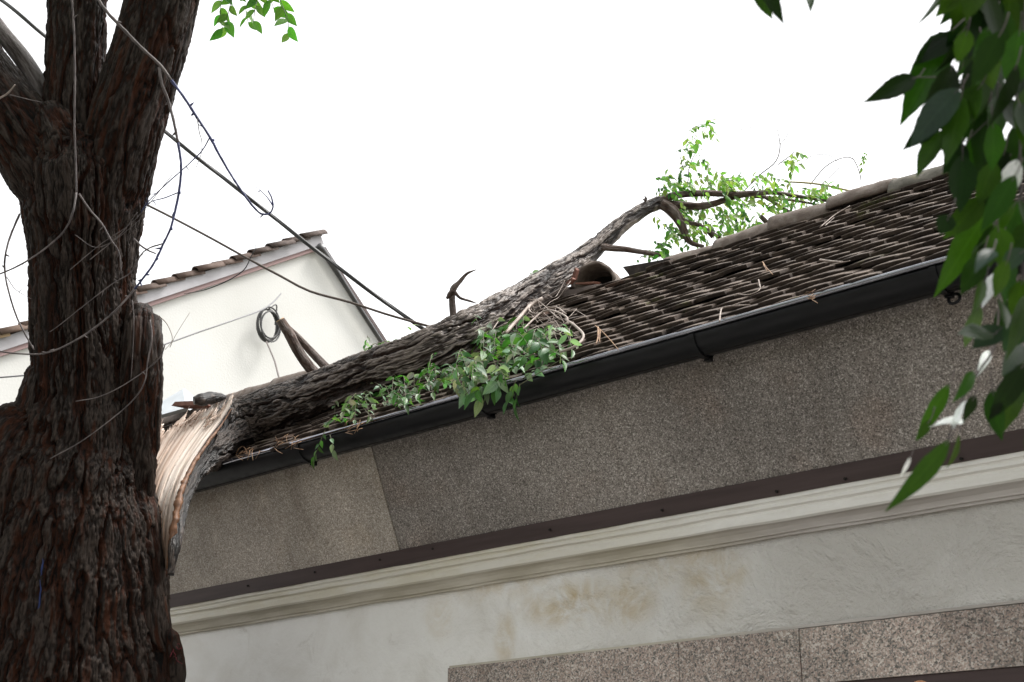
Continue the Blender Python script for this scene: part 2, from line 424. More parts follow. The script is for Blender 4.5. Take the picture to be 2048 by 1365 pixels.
def speckle(name, stops, scale, warm, rough=0.8, big=(0.75, 1.1), seam=None):
    """stone made of small chips"""
    m, nt, b = mat(name, rough, 0.3)
    c = coords(nt)
    v = nt.nodes.new("ShaderNodeTexVoronoi"); v.inputs["Scale"].default_value = scale; L_(nt, c, v.inputs["Vector"])
    v2 = nt.nodes.new("ShaderNodeTexVoronoi"); v2.inputs["Scale"].default_value = scale * 0.55; L_(nt, c, v2.inputs["Vector"])
    sp = nt.nodes.new("ShaderNodeSeparateColor"); L_(nt, v.outputs["Color"], sp.inputs[0])
    sp2 = nt.nodes.new("ShaderNodeSeparateColor"); L_(nt, v2.outputs["Color"], sp2.inputs[0])
    f = math_(nt, 'ADD', math_(nt, 'MULTIPLY', sp.outputs[0], 0.68), math_(nt, 'MULTIPLY', sp2.outputs[1], 0.32))
    base = ramp(nt, f, stops)
    n = noise(nt, c, 1.7, 5, 0.6)
    ll = mix(nt, maprange(nt, n, 0.3, 0.7), (big[0],) * 3, (big[1],) * 3)
    o = mix(nt, 1.0, base, ll, 'MULTIPLY')
    n4 = noise(nt, c, 3.0, 4)
    stk = noise(nt, coords(nt, (7, 1.2, 0.7)), 1.0, 4, 0.6)
    o = mix(nt, maprange(nt, stk, 0.52, 0.72, 0, 0.45), o, mix(nt, 1.0, o, (0.62, 0.58, 0.54), 'MULTIPLY'))
    o = mix(nt, maprange(nt, n4, 0.5, 0.75, 0, 0.5), o, mix(nt, 1.0, o, warm, 'MULTIPLY'))
    L_(nt, o, b.inputs["Base Color"]); bump(nt, b, sp.outputs[0], 0.35, 0.004)
    return m
M_panel_warm = speckle("stone_warm", [(0.1, (0.235, 0.198, 0.165)), (0.45, (0.42, 0.365, 0.315)), (0.72, (0.51, 0.455, 0.395)), (0.95, (0.80, 0.75, 0.68))], 230, (0.95, 0.85, 0.72))
M_panel_grey = speckle("stone_grey", [(0.1, (0.10, 0.088, 0.079)), (0.4, (0.225, 0.20, 0.18)), (0.72, (0.325, 0.29, 0.262)), (0.95, (0.60, 0.55, 0.51))], 230, (1.0, 0.86, 0.78))
M_panel_low = speckle("stone_pink", [(0.08, (0.10, 0.092, 0.084)), (0.32, (0.25, 0.23, 0.21)), (0.5, (0.40, 0.30, 0.255)), (0.7, (0.48, 0.405, 0.355)), (0.92, (0.66, 0.61, 0.56))], 170, (0.78, 0.84, 0.82), 0.75, (0.7, 1.1))

m, nt, b = mat("brown_paint", 0.6, 0.4); M_brown = m
L_(nt, ramp(nt, noise(nt, coords(nt, (0.4, 6, 6)), 5, 4), [(0.3, (0.040, 0.024, 0.022)), (0.7, (0.065, 0.042, 0.040))]), b.inputs["Base Color"])
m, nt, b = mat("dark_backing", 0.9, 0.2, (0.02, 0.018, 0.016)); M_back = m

YW = 5.12                                      # wall face
m, nt, b = mat("old_plaster", 0.85, 0.25); M_plaster = m
c = coords(nt)
n1 = noise(nt, c, 2.2, 5, 0.6, 0.6); n2 = noise(nt, c, 11, 5, 0.6); n3 = noise(nt, c, 70, 4, 0.7)
cl = ramp(nt, n1, [(0.3, (0.72, 0.695, 0.65)), (0.55, (0.82, 0.805, 0.775)), (0.75, (0.77, 0.75, 0.715))])
st = None
for (px, py, sx, sz, k) in [(1420, 1130, 0.26, 0.30, .9), (1330, 1130, 0.45, 0.16, .5), (1475, 1130, 0.10, 0.24, .55), (1140, 1205, 0.42, 0.15, .85), (1255, 1205, 0.24, 0.15, .8), (1010, 1165, 0.5, 0.14, .45),
                             (1010, 1275, 0.10, 0.2, .5), (880, 1230, 0.16, 0.2, .3), (1200, 1090, 1.4, 0.08, .55), (700, 1180, 1.3, 0.07, .4), (400, 1250, 1.3, 0.07, .3)]:
    p = PY(px, py, YW); q = math_(nt, 'MULTIPLY', blob(nt, c, tuple(p), sx, sz), k)
    st = q if st is None else math_(nt, 'MAXIMUM', st, q)
stain = math_(nt, 'MULTIPLY', st, maprange(nt, noise(nt, c, 7, 6, 0.65, 0.8), 0.30, 0.66))
cl = mix(nt, math_(nt, 'MULTIPLY', stain, 1.0), cl, (0.50, 0.36, 0.15))
cl = mix(nt, maprange(nt, noise(nt, c, 5, 6, 0.7, 1.0), 0.56, 0.75, 0, 0.5), cl, (0.50, 0.46, 0.41))
cl = mix(nt, maprange(nt, n3, 0.68, 0.78, 0, 0.5), cl, (0.32, 0.28, 0.24))
vx_ = nt.nodes.new("ShaderNodeSeparateXYZ"); L_(nt, c, vx_.inputs[0])
cl = mix(nt, math_(nt, 'MULTIPLY', maprange(nt, vx_.outputs[0], -4.6, -2.6), maprange(nt, noise(nt, c, 1.6, 6, 0.65), 0.25, 0.6, 0.35, 1.0)), cl, (0.56, 0.535, 0.50))  # grey dirt towards the right, with canopy shade painted into it
L_(nt, cl, b.inputs["Base Color"])
vz = nt.nodes.new("ShaderNodeSeparateXYZ"); L_(nt, c, vz.inputs[0])
hgt = math_(nt, 'ADD', math_(nt, 'MULTIPLY', noise(nt, c, 3.6, 6, 0.6, 0.5), 1.0), math_(nt, 'MULTIPLY', n3, 0.10))
bn = nt.nodes.new("ShaderNodeBump"); bn.inputs["Distance"].default_value = 0.10
L_(nt, maprange(nt, vz.outputs[0], -6.0, -3.4, 0.12, 1.0), bn.inputs["Strength"])
L_(nt, hgt, bn.inputs["Height"]); L_(nt, bn.outputs[0], b.inputs["Normal"])

m, nt, b = mat("cornice_plaster", 0.85, 0.25); M_cornice = m
c = coords(nt); n1 = noise(nt, coords(nt, (0.5, 3, 3)), 5, 5, 0.6); n3 = noise(nt, c, 60, 4)
cl = ramp(nt, n1, [(0.3, (0.68, 0.65, 0.59)), (0.55, (0.80, 0.78, 0.74)), (0.75, (0.74, 0.71, 0.66))])
vz = nt.nodes.new("ShaderNodeSeparateXYZ"); L_(nt, c, vz.inputs[0])
cl = mix(nt, math_(nt, 'MULTIPLY', maprange(nt, vz.outputs[0], -3.2, -4.4, 0.0, 1.0), maprange(nt, n1, 0.35, 0.6, 0.15, 0.55)), cl, (0.50, 0.44, 0.29))
L_(nt, cl, b.inputs["Base Color"]); bump(nt, b, math_(nt, 'ADD', n3, math_(nt, 'MULTIPLY', noise(nt, c, 14, 4), 2.0)), 0.4, 0.006)

m, nt, b = mat("cove_plaster", 0.85, 0.25); M_cove = m
c = coords(nt); n1 = noise(nt, coords(nt, (0.5, 3, 3)), 4, 5, 0.6)
vz = nt.nodes.new("ShaderNodeSeparateXYZ"); L_(nt, c, vz.inputs[0])
lft_ = mix(nt, maprange(nt, n1, 0.35, 0.65), (0.44, 0.40, 0.32), (0.57, 0.53, 0.45)); rgt_ = mix(nt, maprange(nt, n1, 0.35, 0.65), (0.40, 0.365, 0.335), (0.50, 0.465, 0.435))  # tan and grey cove paint, shade under the moulding included in the colour
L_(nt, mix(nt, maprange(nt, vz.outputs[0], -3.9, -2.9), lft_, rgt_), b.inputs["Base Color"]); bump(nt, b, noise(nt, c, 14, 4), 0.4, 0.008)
m, nt, b = mat("white_stucco", 0.9, 0.2); M_stucco = m
c = coords(nt); n1 = noise(nt, c, 0.9, 4); n3 = noise(nt, c, 45, 4)
L_(nt, ramp(nt, n1, [(0.3, (0.475, 0.472, 0.45)), (0.7, (0.53, 0.527, 0.51))]), b.inputs["Base Color"]); bump(nt, b, n3, 0.3, 0.01)
m, nt, b = mat("verge_paint", 0.6, 0.4); M_verge = m
L_(nt, ramp(nt, noise(nt, coords(nt), 4, 4), [(0.35, (0.27, 0.26, 0.27)), (0.65, (0.33, 0.32, 0.335))]), b.inputs["Base Color"])
m, nt, b = mat("pink_trim", 0.7, 0.3, (0.27, 0.185, 0.18)); M_pink = m
m, nt, b = mat("clay_verge_tile", 0.8, 0.3); M_vtile = m
tn = attr(nt, "tint").outputs["Fac"]
bs = ramp(nt, tn, [(0.0, (0.04, 0.027, 0.022)), (0.6, (0.075, 0.046, 0.034)), (1.0, (0.21, 0.145, 0.075))])
L_(nt, mix(nt, maprange(nt, noise(nt, coords(nt), 20, 4), 0.4, 0.7, 0, 0.5), bs, (0.12, 0.09, 0.075)), b.inputs["Base Color"])
m, nt, b = mat("cable_black", 0.45, 0.5); M_cable = m
L_(nt, ramp(nt, noise(nt, coords(nt), 8, 3), [(0.3, (0.022, 0.022, 0.024)), (0.7, (0.05, 0.048, 0.047))]), b.inputs["Base Color"])
m, nt, b = mat("cable_brown", 0.5, 0.4, (0.085, 0.065, 0.055)); M_cable_b = m
m, nt, b = mat("cable_grey", 0.5, 0.4, (0.13, 0.13, 0.135)); M_cable_g = m
m, nt, b = mat("sheet_metal", 0.45, 0.5); M_sheet = m
b.inputs["Metallic"].default_value = 0.4
L_(nt, ramp(nt, noise(nt, coords(nt), 6, 3), [(0.3, (0.40, 0.43, 0.45)), (0.7, (0.50, 0.53, 0.55))]), b.inputs["Base Color"])
m, nt, b = mat("asphalt", 0.9, 0.3); M_road = m
L_(nt, ramp(nt, noise(nt, coords(nt), 40, 5), [(0.3, (0.05, 0.05, 0.05)), (0.7, (0.09, 0.088, 0.085))]), b.inputs["Base Color"])
m, nt, b = mat("paving", 0.85, 0.3); M_pave = m
bk = nt.nodes.new("ShaderNodeTexBrick"); L_(nt, coords(nt), bk.inputs["Vector"]); bk.inputs["Scale"].default_value = 2.5
bk.inputs["Color1"].default_value = (0.22, 0.21, 0.195, 1); bk.inputs["Color2"].default_value = (0.26, 0.25, 0.235, 1); bk.inputs["Mortar"].default_value = (0.10, 0.095, 0.09, 1)
bk.inputs["Mortar Size"].default_value = 0.012; L_(nt, bk.outputs[0], b.inputs["Base Color"])
m, nt, b = mat("earth", 0.95, 0.2); M_earth = m
L_(nt, ramp(nt, noise(nt, coords(nt), 0.6, 5), [(0.3, (0.10, 0.09, 0.07)), (0.7, (0.15, 0.15, 0.09))]), b.inputs["Base Color"])
m, nt, b = mat("blue_paint", 0.5, 0.4, (0.006, 0.018, 0.085)); M_blue = m
m, nt, b = mat("red_thread", 0.7, 0.3, (0.10, 0.008, 0.014)); M_red = m
m, nt, b = mat("orange_clay", 0.6, 0.4, (0.55, 0.27, 0.14)); M_orange = m
m, nt, b = mat("dark_glass", 0.1, 0.5, (0.02, 0.022, 0.025)); M_glass = m

# ------------------------------------------------------------------ scene tags
def thing(name, label, cat, loc=(0, 0, 0), group=None):
    o = bpy.data.objects.new(name, None); COL.objects.link(o); o.location = loc; o.empty_display_size = 0.2
    return tag(o, label, cat, group)
def tag(o, label, cat, group=None):
    o["label"] = label; o["category"] = cat
    if group: o["group"] = group
    return o
def struct(o):
    o["kind"] = "structure"; return o

# ================================================================== GROUND
B = MB(); B.box((-400, -400, -0.4), (400, 400, -0.02)); struct(B.build("ground", M_earth, smooth_shade=False))
B = MB(); B.box((-60, -9.0, -0.3), (60, -0.9, -0.004)); struct(B.build("road", M_road, smooth_shade=False))
B = MB(); B.box((-60, -0.9, -0.3), (60, YW + 0.2, 0.12)); struct(B.build("pavement", M_pave, smooth_shade=False))
GZ = 0.12

# ================================================================== STONE-CLAD HOUSE
XL, XRt = -9.1, 3.2
HB = 6.95                                     # back wall
house = thing("house", "low house with old tiled roof, dark gutter, speckled stone eaves and stained white wall", "house", (0, YW, GZ))
ZT = 1.6
# wall
B = MB()
nx, nz = 320, 60
gx = np.linspace(XL + 0.25, XRt - 0.25, nx); gz = np.linspace(GZ, ZT + 0.285 * YW, nz)
G = np.zeros((nz, nx, 3)); G[..., 0] = gx[None]; G[..., 2] = gz[:, None]
q = G.copy(); lum = fbm(q * 3.0, 3, 3) * 0.5 + fbm(q * 9.0, 8, 2) * 0.22
damp = sstep(-5.4, -3.5, G[..., 0])
G[..., 1] = YW + 0.006 * lum * (0.25 + damp)
B.grid(G)
x0, x1, zt = XL + 0.25, XRt - 0.25, ZT + 0.285 * YW
B.add([(x0, YW, GZ), (x0, HB, GZ), (x0, HB, zt), (x0, YW, zt), (x1, YW, GZ), (x1, HB, GZ), (x1, HB, zt), (x1, YW, zt)],
      [(0, 3, 2, 1), (4, 5, 6, 7), (1, 2, 6, 5)])
wall = B.build("wall", M_plaster, house)
# sloping stone-panel eaves
FA = np.array([4.765, ZT + 2.045]); FB = np.array([5.014, ZT + 1.471]); FT = 0.03
fdir = (FB - FA) / np.linalg.norm(FB - FA); fnrm = np.array([fdir[1], -fdir[0]])   # outward (towards street and down)
if fnrm[0] > 0: fnrm = -fnrm
xj1 = (PY(745, 900, 4.80)[0] + PY(800, 1100, 5.014)[0]) / 2
xj2 = PY(1705, 885, 4.95)[0]
def eave_panel(xa, xb, m, lift=0.0):
    B = MB(); o = fnrm * lift
    a = FA + o; b_ = FB + o; a2 = a - fnrm * FT; b2 = b_ - fnrm * FT
    B.prism([(xa, a[0], a[1]), (xa, b_[0], b_[1]), (xa, b2[0], b2[1]), (xa, a2[0], a2[1])], (xb - xa, 0, 0))
    return B.build("stone_panel", m, house, False)
p1 = eave_panel(XL, xj1 - 0.004, M_panel_warm, 0.003); p1["label"] = "warm brown stone eaves panel"
p2 = eave_panel(xj1 + 0.004, xj2 - 0.001, M_panel_grey); p2["label"] = "grey stone eaves panel"
p3 = eave_panel(xj2 + 0.001, XRt, M_panel_grey, 0.0015); p3["label"] = "dark grey stone eaves panel"
B = MB()
a2 = FA - fnrm * (FT + 0.004); b2 = FB - fnrm * (FT + 0.004)
B.prism([(XL + .01, a2[0], a2[1]), (XL + .01, b2[0], b2[1]), (XL + .01, b2[0] + 0.05, b2[1]), (XL + .01, a2[0] + 0.05, a2[1])], (XRt - XL - .02, 0, 0))
B.build("eaves_backing", M_back, house, False)
# brown board
B = MB()
B.prism([(XL, 5.006, ZT + 1.468), (XL, 5.022, ZT + 1.393), (XL, 5.07, ZT + 1.393), (XL, 5.07, ZT + 1.468)], (XRt - XL, 0, 0))
bboard = B.build("brown_board", M_brown, house, False)
for px, py in [(496, 1172), (630, 1145), (866, 1098), (1324, 1021), (1553, 983), (1690, 958), (1922, 918), (760, 1120), (1100, 1060)]:
    p = PY(px, py, 5.013); t = np.linspace(0, 2 * np.pi, 8, endpoint=False); Bn_ = MB()
    Bn_.prism(np.stack([p[0] + 0.006 * np.cos(t), np.full(8, 5.008), p[2] + 0.006 * np.sin(t)], -1), (0, 0.02, 0))
    Bn_.build("nail", M_back, bboard, False)
# cornice moulding
prof = [(5.035, .2775), (5.030, .2770), (5.030, .2735), (5.037, .2725), (5.040, .2712), (5.034, .2705), (5.034, .2680), (5.048, .2660), (5.048, .2645), (5.042, .2635), (5.042, .2575), (5.055, .2555), (5.072, .2535), (5.084, .2505), (5.090, .2470), (5.091, .2455), (5.100, .2450), (5.100, .2425), (5.130, .2415)]
B = MB(); nx = 260
gx = np.linspace(XL + 0.1, XRt - 0.1, nx)
G = np.zeros((len(prof), nx, 3))
for i, (y, k) in enumerate(prof):
    G[i, :, 0] = gx; G[i, :, 1] = y; G[i, :, 2] = ZT + k * y
G[..., 1] += 0.0035 * fbm(G * np.array([5, 30, 30]), 4, 3); G[..., 2] += 0.003 * fbm(G * np.array([3, 20, 20]), 9, 3)
B.grid(G[:12][::-1])
cor = B.build("cornice", M_cornice, house, False)
B = MB(); B.grid(G[11:][::-1]); B.build("cove", M_cove, cor, False)
# lower stone band
YP = 5.085
zp1, zp0 = ZT + .1674 * YP, ZT + .1235 * YP
xs = [PY(895, 1337, YP)[0], PY(1358, 1330, YP)[0], PY(1600, 1300, YP)[0], PY(2048, 1260, YP)[0] + 0.55, XRt]
for i in range(4):
    B = MB(); g = 0.0025
    B.box((xs[i] + g, YP - 0.002 * (i % 2), zp0), (xs[i + 1] - g, YW + 0.01, zp1 - 0.002 * i))
    B.build("stone_panel", M_panel_low, house, False)
B = MB(); B.box((xs[0], YP + 0.012, zp1 + 0.001), (XRt - 0.25, YW + 0.01, zp1 + 0.012)); B.build("mortar_ledge", M_cove, house, False)  # ledge given a darker colour to paint the shadow line there
# shop front under the stone band (below the picture)
B = MB(); B.box((xs[0], YP + 0.01, zp0 - 0.09), (XRt - 0.25, YW + 0.008, zp0 - 0.002)); B.build("brown_lintel", M_brown, house, False)
B = MB(); B.box((xs[0] + .1, YW - 0.012, GZ + 0.6), (xs[1], YW + 0.006, zp0 - 0.10)); w_ = B.build("window", M_brown, house, False)
B = MB(); B.box((xs[0] + .17, YW - 0.02, GZ + 0.67), (xs[1] - .07, YW - 0.013, zp0 - 0.17)); B.build("pane", M_glass, w_, False)
B = MB(); B.box((xs[2], YW - 0.012, GZ), (xs[2] + 0.95, YW + 0.006, zp0 - 0.10)); B.build("door", M_brown, house, False)

# gutter
GC = np.array([Y0 + 0.083, ZR - 0.012]); GR = 0.082
gx0, gx1 = XL - 0.05, XRt + 0.05
def arc_grid(xa, xb, r0, r1, nx=2, a0=math.pi, a1=2 * math.pi, n=22):
    t = np.linspace(a0, a1, n); ring = []
    for r, tt in ((r0, t), (r1, t[::-1])):
        for q in tt: ring.append((GC[0] + r * math.cos(q), GC[1] + r * math.sin(q)))
    X = np.linspace(xa, xb, nx); G = np.zeros((nx, len(ring), 3))
    G[..., 0] = X[:, None]; G[..., 1] = [p[0] for p in ring]; G[..., 2] = [p[1] for p in ring]
    return G
B = MB()
G = arc_grid(gx0, gx1, GR, GR - 0.003, 60)
wob = 0.004 * np.array([vnoise(np.array([x * 0.8, 0.5, 0.5]), 3) for x in np.linspace(gx0, gx1, 60)])
G[..., 2] += wob[:, None]
B.grid(G, True, True, True)
P = [(x, Y0 - 0.004, ZR - 0.004 + w) for x, w in zip(np.linspace(gx0, gx1, 60), wob)]
gutter = B.build("gutter", M_gutter, house)
B = MB(); B.tube(P, 0.0105, 16, 0.25); B.build("rim", M_rim, gutter)
for px, py in [(605, 908), (960, 818), (1395, 702), (1880, 590)]:
    xb = PY(px, py, Y0 + 0.04)[0]
    B = MB(); B.grid(arc_grid(xb - 0.013, xb + 0.013, GR + 0.0065, GR - 0.001, 2, math.pi * 1.02, math.pi * 1.8), True, True, True)
    B.box((xb - 0.013, GC[0] + 0.02, GC[1] - GR - 0.012), (xb + 0.013, GC[0] + 0.05, GC[1] - GR + 0.01))
    B.build("bracket", M_gutter, gutter, False)
    if px == 1880:
        B = MB(); t = np.linspace(0, 2 * np.pi, 17)
        ctr = np.array([xb + 0.02, GC[0] + 0.03, GC[1] - GR - 0.022])
        B.tube([ctr + 0.022 * (np.cos(q) * np.array([1, 0, 0]) + np.sin(q) * np.array([0, 0.35, 0.94])) for q in t], 0.006, 8)
        B.build("ring", M_gutter, gutter)

# roof: plain tiles laid in lapped courses
def roof_h(x, s):
    p = np.array([x * 0.55, s * 0.9, 0.3]); return 0.030 * vnoise(p, 5) + 0.012 * vnoise(p * 3.1, 6)
EXP, TT, TW, TL = 0.082, 0.0190, 0.165, 0.25
slope_len = 1.50
B = MB()
NC = 9
def add_tile(B, x, s, w, L, lift, yaw, roll, tint, arc, flip=1, side='front'):
    u = np.linspace(-1, 1, NC)
    tail = arc * (1 - np.sqrt(np.clip(1 - (u * 0.93) ** 2, 0, 1))) * 1.0 + 0.0045 * rng.standard_normal(NC)
    rows = [(L, TT), (0.003, TT), (0.0, TT - 0.003), (0.002, 0.0), (L, 0.0)]
    V = np.zeros((5, NC, 3))
    til = TT / EXP
    camber = 0.004 * (1 - u * u)
    for i, (d, z) in enumerate(rows):
        dd = d + (tail if d < 0.1 else 0)
        V[i, :, 0] = u * w / 2; V[i, :, 1] = dd; V[i, :, 2] = z + camber
        V[i, :, 0] *= (0.985 if (i in (2, 3)) else 1)
    cz, sz = math.cos(yaw), math.sin(yaw)
    xx = V[..., 0] * cz - V[..., 1] * sz; yy = V[..., 0] * sz + V[..., 1] * cz
    zz = V[..., 2] + V[..., 0] * math.tan(roll) + lift + 2 * TT - V[..., 1] * til
    Wd = RE + np.zeros_like(V)
    h = roof_h(x, s)
    Wd = Wd + np.stack([xx + x, 0 * xx, 0 * xx], -1) + RS * (yy + s)[..., None] + RN * (zz + h)[..., None]
    idx = np.arange(5 * NC).reshape(5, NC); F = []
    for i in range(4):
        for j in range(NC - 1): F.append((idx[i, j], idx[i + 1, j], idx[i + 1, j + 1], idx[i, j + 1]))
    F.append([idx[i, 0] for i in range(5)][::-1]); F.append([idx[i, NC - 1] for i in range(5)])
    F = [tuple(reversed(f)) for f in F]
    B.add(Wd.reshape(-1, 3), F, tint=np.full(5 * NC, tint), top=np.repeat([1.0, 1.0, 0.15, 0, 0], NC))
crush = PR(1100, 585, 0.1)[0]
n_course = 17
for i in range(n_course + 1):
    s = -0.02 + i * EXP
    x = XL - 0.05 + (TW / 2 if i % 2 else 0)
    while x < XRt + 0.05:
        r = random.random()
        skip = (i == 0 and r < 0.05) or (r < 0.003 and i < 13)
        if not skip:
            add_tile(B, x + random.gauss(0, 0.006), s + random.gauss(0, 0.011), TW - random.uniform(0.002, 0.012), min(TL + random.uniform(-.01, .01), slope_len + 0.03 - s),
                     abs(random.gauss(0, 0.004)) + (0.010 if random.random() < 0.04 else 0), random.gauss(0, 0.030), random.gauss(0, 0.030),
                     min(1, max(0, random.gauss(0.45, 0.24))), random.uniform(0.0, 0.010))
        x += TW
# sheathing under the tiles, back slope and gables
ridge = RE + RS * slope_len
yb = 2 * ridge[1] - RE[1]
roof = B.build("roof", M_tile, house, False)
B = MB()
Fo = RE - RN * 0.012
Rd = Fo + RS * (slope_len - 0.02)
Bk = np.array([0, 2 * Rd[1] - Fo[1], Fo[2]])
th = np.array([0, 0, -0.05])
B.prism([(XL, *Fo[1:]), (XL, *Rd[1:]), (XL, *Bk[1:]), (XL, *(Bk + th)[1:]), (XL, *(Rd + th)[1:]), (XL, *(Fo + th)[1:])], (XRt - XL, 0, 0))
B.build("roof_deck", M_back, roof, False)
B = MB()
for k in range(12):
    s0 = k * EXP
    a = np.array([0, Bk[1], Bk[2]]) + np.array([0, -math.cos(ROOF_A), math.sin(ROOF_A)]) * s0
    b2 = a + np.array([0, -math.cos(ROOF_A), math.sin(ROOF_A)]) * (EXP - 0.002)
    up = np.array([0, math.sin(ROOF_A), math.cos(ROOF_A)])
    B.prism([(XL, *(a + up * 0.045)[1:]), (XL, *(b2 + up * 0.03)[1:]), (XL, *(b2 + up * 0.004)[1:]), (XL, *(a + up * 0.004)[1:])], (XRt - XL, 0, 0))
B.n and None
B.attr = {'tint': [(0, np.full(B.n, 0.4))]}
B.build("back_slope", M_tile, roof, False)
for xa in (XL + 0.27, XRt - 0.29):
    B = MB(); B.prism([(xa, YW + .02, zt - 0.01), (xa, HB - .02, zt - 0.01), (xa, Bk[1] - 0.3, Bk[2] - 0.1), (xa, Rd[1], Rd[2] - 0.08), (xa, Fo[1] + 0.3, Fo[2] + 0.1)], (0.02, 0, 0))
    B.build("gable", M_stucco, house, False)

# ridge tiles
def ridge_tile(name, c, axis, up, r, L, m, parent, thick=0.016, span=math.pi, n=16, taper=0.9, rough=0.004, seed=0):
    axis, up = unit(axis), unit(up); sid = np.cross(axis, up); up = np.cross(sid, axis)
    t = np.linspace(-span / 2, span / 2, n); nx = 14
    G = np.zeros((nx, 2 * n, 3))
    for i, u in enumerate(np.linspace(0, 1, nx)):
        k = 1 - (1 - taper) * u
        o = [c + axis * (u * L) + (sid * math.sin(q) + up * math.cos(q)) * r * k for q in t]
        inn = [c + axis * (u * L) + (sid * math.sin(q) + up * math.cos(q)) * (r * k - thick) for q in t[::-1]]
        G[i] = np.array(o + inn)
    G += rough * np.stack([fbm(G * 18, seed + k, 3) for k in range(3)], -1)
    B = MB(); B.grid(G, True, True, True)
    return B.build(name, m, parent)
x = PR(1335, 505, 0.03)[0]
k = 0
while x < XRt - 0.3:
    pz = ridge + RN * 0.0
    cz = np.array([x, ridge[1], ridge[2] + ([-0.045, -0.04, -0.012, 0.0, -0.03, -0.04, -0.02, -0.035] * 4)[k] + random.gauss(0, 0.004) + roof_h(x, 1.4)])
    ridge_tile("ridge_tile", cz, (1, random.gauss(0, .03), random.gauss(0.0, .03) + (0.03 if k == 1 else 0)), (0, random.gauss(0, 0.1), 1), 0.105 + random.gauss(0, .004), 0.34, M_ridge if k != 4 else M_mortar, roof, seed=k * 3)
    x += 0.335; k += 1
x = XL
while x < PR(560, 800, 0.0)[0] - 0.3:
    ridge_tile("ridge_tile", np.array([x, ridge[1], ridge[2] - 0.012]), (1, random.gauss(0, .03), random.gauss(0, .02)), (0, 0, 1), 0.11, 0.37, M_ridge, roof, seed=k * 3)
    x += 0.335; k += 1
xg = PY(1095, 590, ridge[1])[0]
for q in (0, .20):
    ridge_tile("ridge_tile", np.array([xg + q, ridge[1] - 0.01, ridge[2] - 0.03 - .20 * q]), (1, .04, -.04), (0, .1, 1), 0.11, 0.21, M_tile_dark, roof, seed=91 + int(q * 10))
# displaced ridge tile, mouth to the street
pc = PR(1186, 566, 0.0)
ax = unit(np.array([0.15, 0.95, 0.10]) * 0.6 + (pc - EYE) / np.linalg.norm(pc - EYE) * 0.5)
ax = unit(np.array([-0.35, 0.95, 0.05]))
o = ridge_tile("loose_ridge_tile", pc - np.array([0, 0, 0.005]), ax, (0.05, 0, 1), 0.132, 0.40, M_ridge, None, 0.018, math.pi * 1.05, 20, 0.95, 0.006, 77)
B = MB(); sd_ = unit(np.cross(ax, [0, 0, 1])); t = np.linspace(-1.6, 1.6, 16)
B.prism(np.array([pc + ax * 0.2 + (sd_ * math.sin(q) + np.array([0, 0, 1]) * math.cos(q)) * 0.112 for q in t]), ax * 0.05); B.build("dark_plug", M_back, o, False)  # dark plug added inside, painting the shade in the tile's hollow
tag(o, "half round ridge tile knocked round, dark mouth facing the street beside the log", "roof tile")
# broken shards
def shard(name, pxs, Yv, off, m, label, cat="tile shard", bend=0.0):
    A = np.array([PY(px, py, Yv) for px, py in pxs])
    B = MB(); B.prism(A, off); o = B.build(name, m, None, False, True); return tag(o, label, cat, "broken tile pieces on the ridge")
shard("tile_shard", [(1245, 534), (1275, 529), (1340, 517), (1345, 545), (1268, 566), (1256, 548)], 5.70, (0.005, 0.03, 0.006), M_tile, "dark triangular tile shard jutting up from the ridge right of the loose tile")
shard("tile_fragment", [(1139, 566), (1150, 536), (1153, 541), (1148, 560)], 5.70, (0.004, 0.02, 0.004), M_clay, "upright red clay fragment leaning on the log")
shard("tile_fragment", [(1130, 568), (1143, 556), (1147, 559), (1139, 569)], 5.66, (0.004, 0.02, 0.004), M_clay, "small red clay fragment lying left of the loose tile mouth")
shard("tile_fragment", [(1150, 566), (1190, 563), (1188, 567), (1152, 569)], 5.60, (0.0, 0.05, 0.01), M_clay, "thin red clay sliver lying under the loose tile mouth")
# metal sheet and bright tile at the far end of the ridge
A = [PY(308, 812, 5.55), PY(366, 778, 5.75), PY(391, 806, 5.62), PY(372, 816, 5.45), PY(308, 834, 5.40)]
B = MB(); B.prism(np.array(A), (0.004, 0.03, -0.012)); A2 = [PY(366, 778, 5.75), PY(391, 806, 5.62), PY(395, 800, 6.1), PY(372, 779, 6.1)]
B.prism(np.array(A2), (0.0, 0.01, -0.01))
tag(B.build("metal_sheet", M_sheet, None, False, True), "folded grey metal sheet standing on the roof behind the trunk", "metal sheet")
B = MB(); B.prism(np.array([PY(343, 812, 5.35), PY(350, 804, 5.35), PY(384, 802, 5.35), PY(392, 806, 5.35), PY(388, 811, 5.35)]), (0.02, 0.12, 0.0))
tag(B.build("orange_tile", M_clay, None, False, True), "bright orange broken tile lying below the grey metal sheet", "roof tile")

# ================================================================== WHITE HOUSE BEHIND
WX = -12.0
whouse = thing("white_house", "white gabled house behind the broken log with clay tile verge", "house", tuple(PX(500, 800, WX) * np.array([1, 1, 0])))
ap = PX(640, 500, WX); lft = PX(20, 708, WX); rgt = PX(765, 690, WX)
sl = (ap[2] - lft[2]) / (ap[1] - lft[1]); sr = (ap[2] - rgt[2]) / (rgt[1] - ap[1])
yl = lft[1] - 0.9; zl = ap[2] - sl * (ap[1] - yl)
yr = rgt[1] + 1.6; zr = ap[2] - sr * (yr - ap[1])
LN = 7.0
B = MB(); B.prism([(WX, yl, -0.02), (WX, yr, -0.02), (WX, yr, zr), (WX, *ap[1:]), (WX, yl, zl)], (-LN, 0, 0)); B.build("wall", M_stucco, whouse, False)
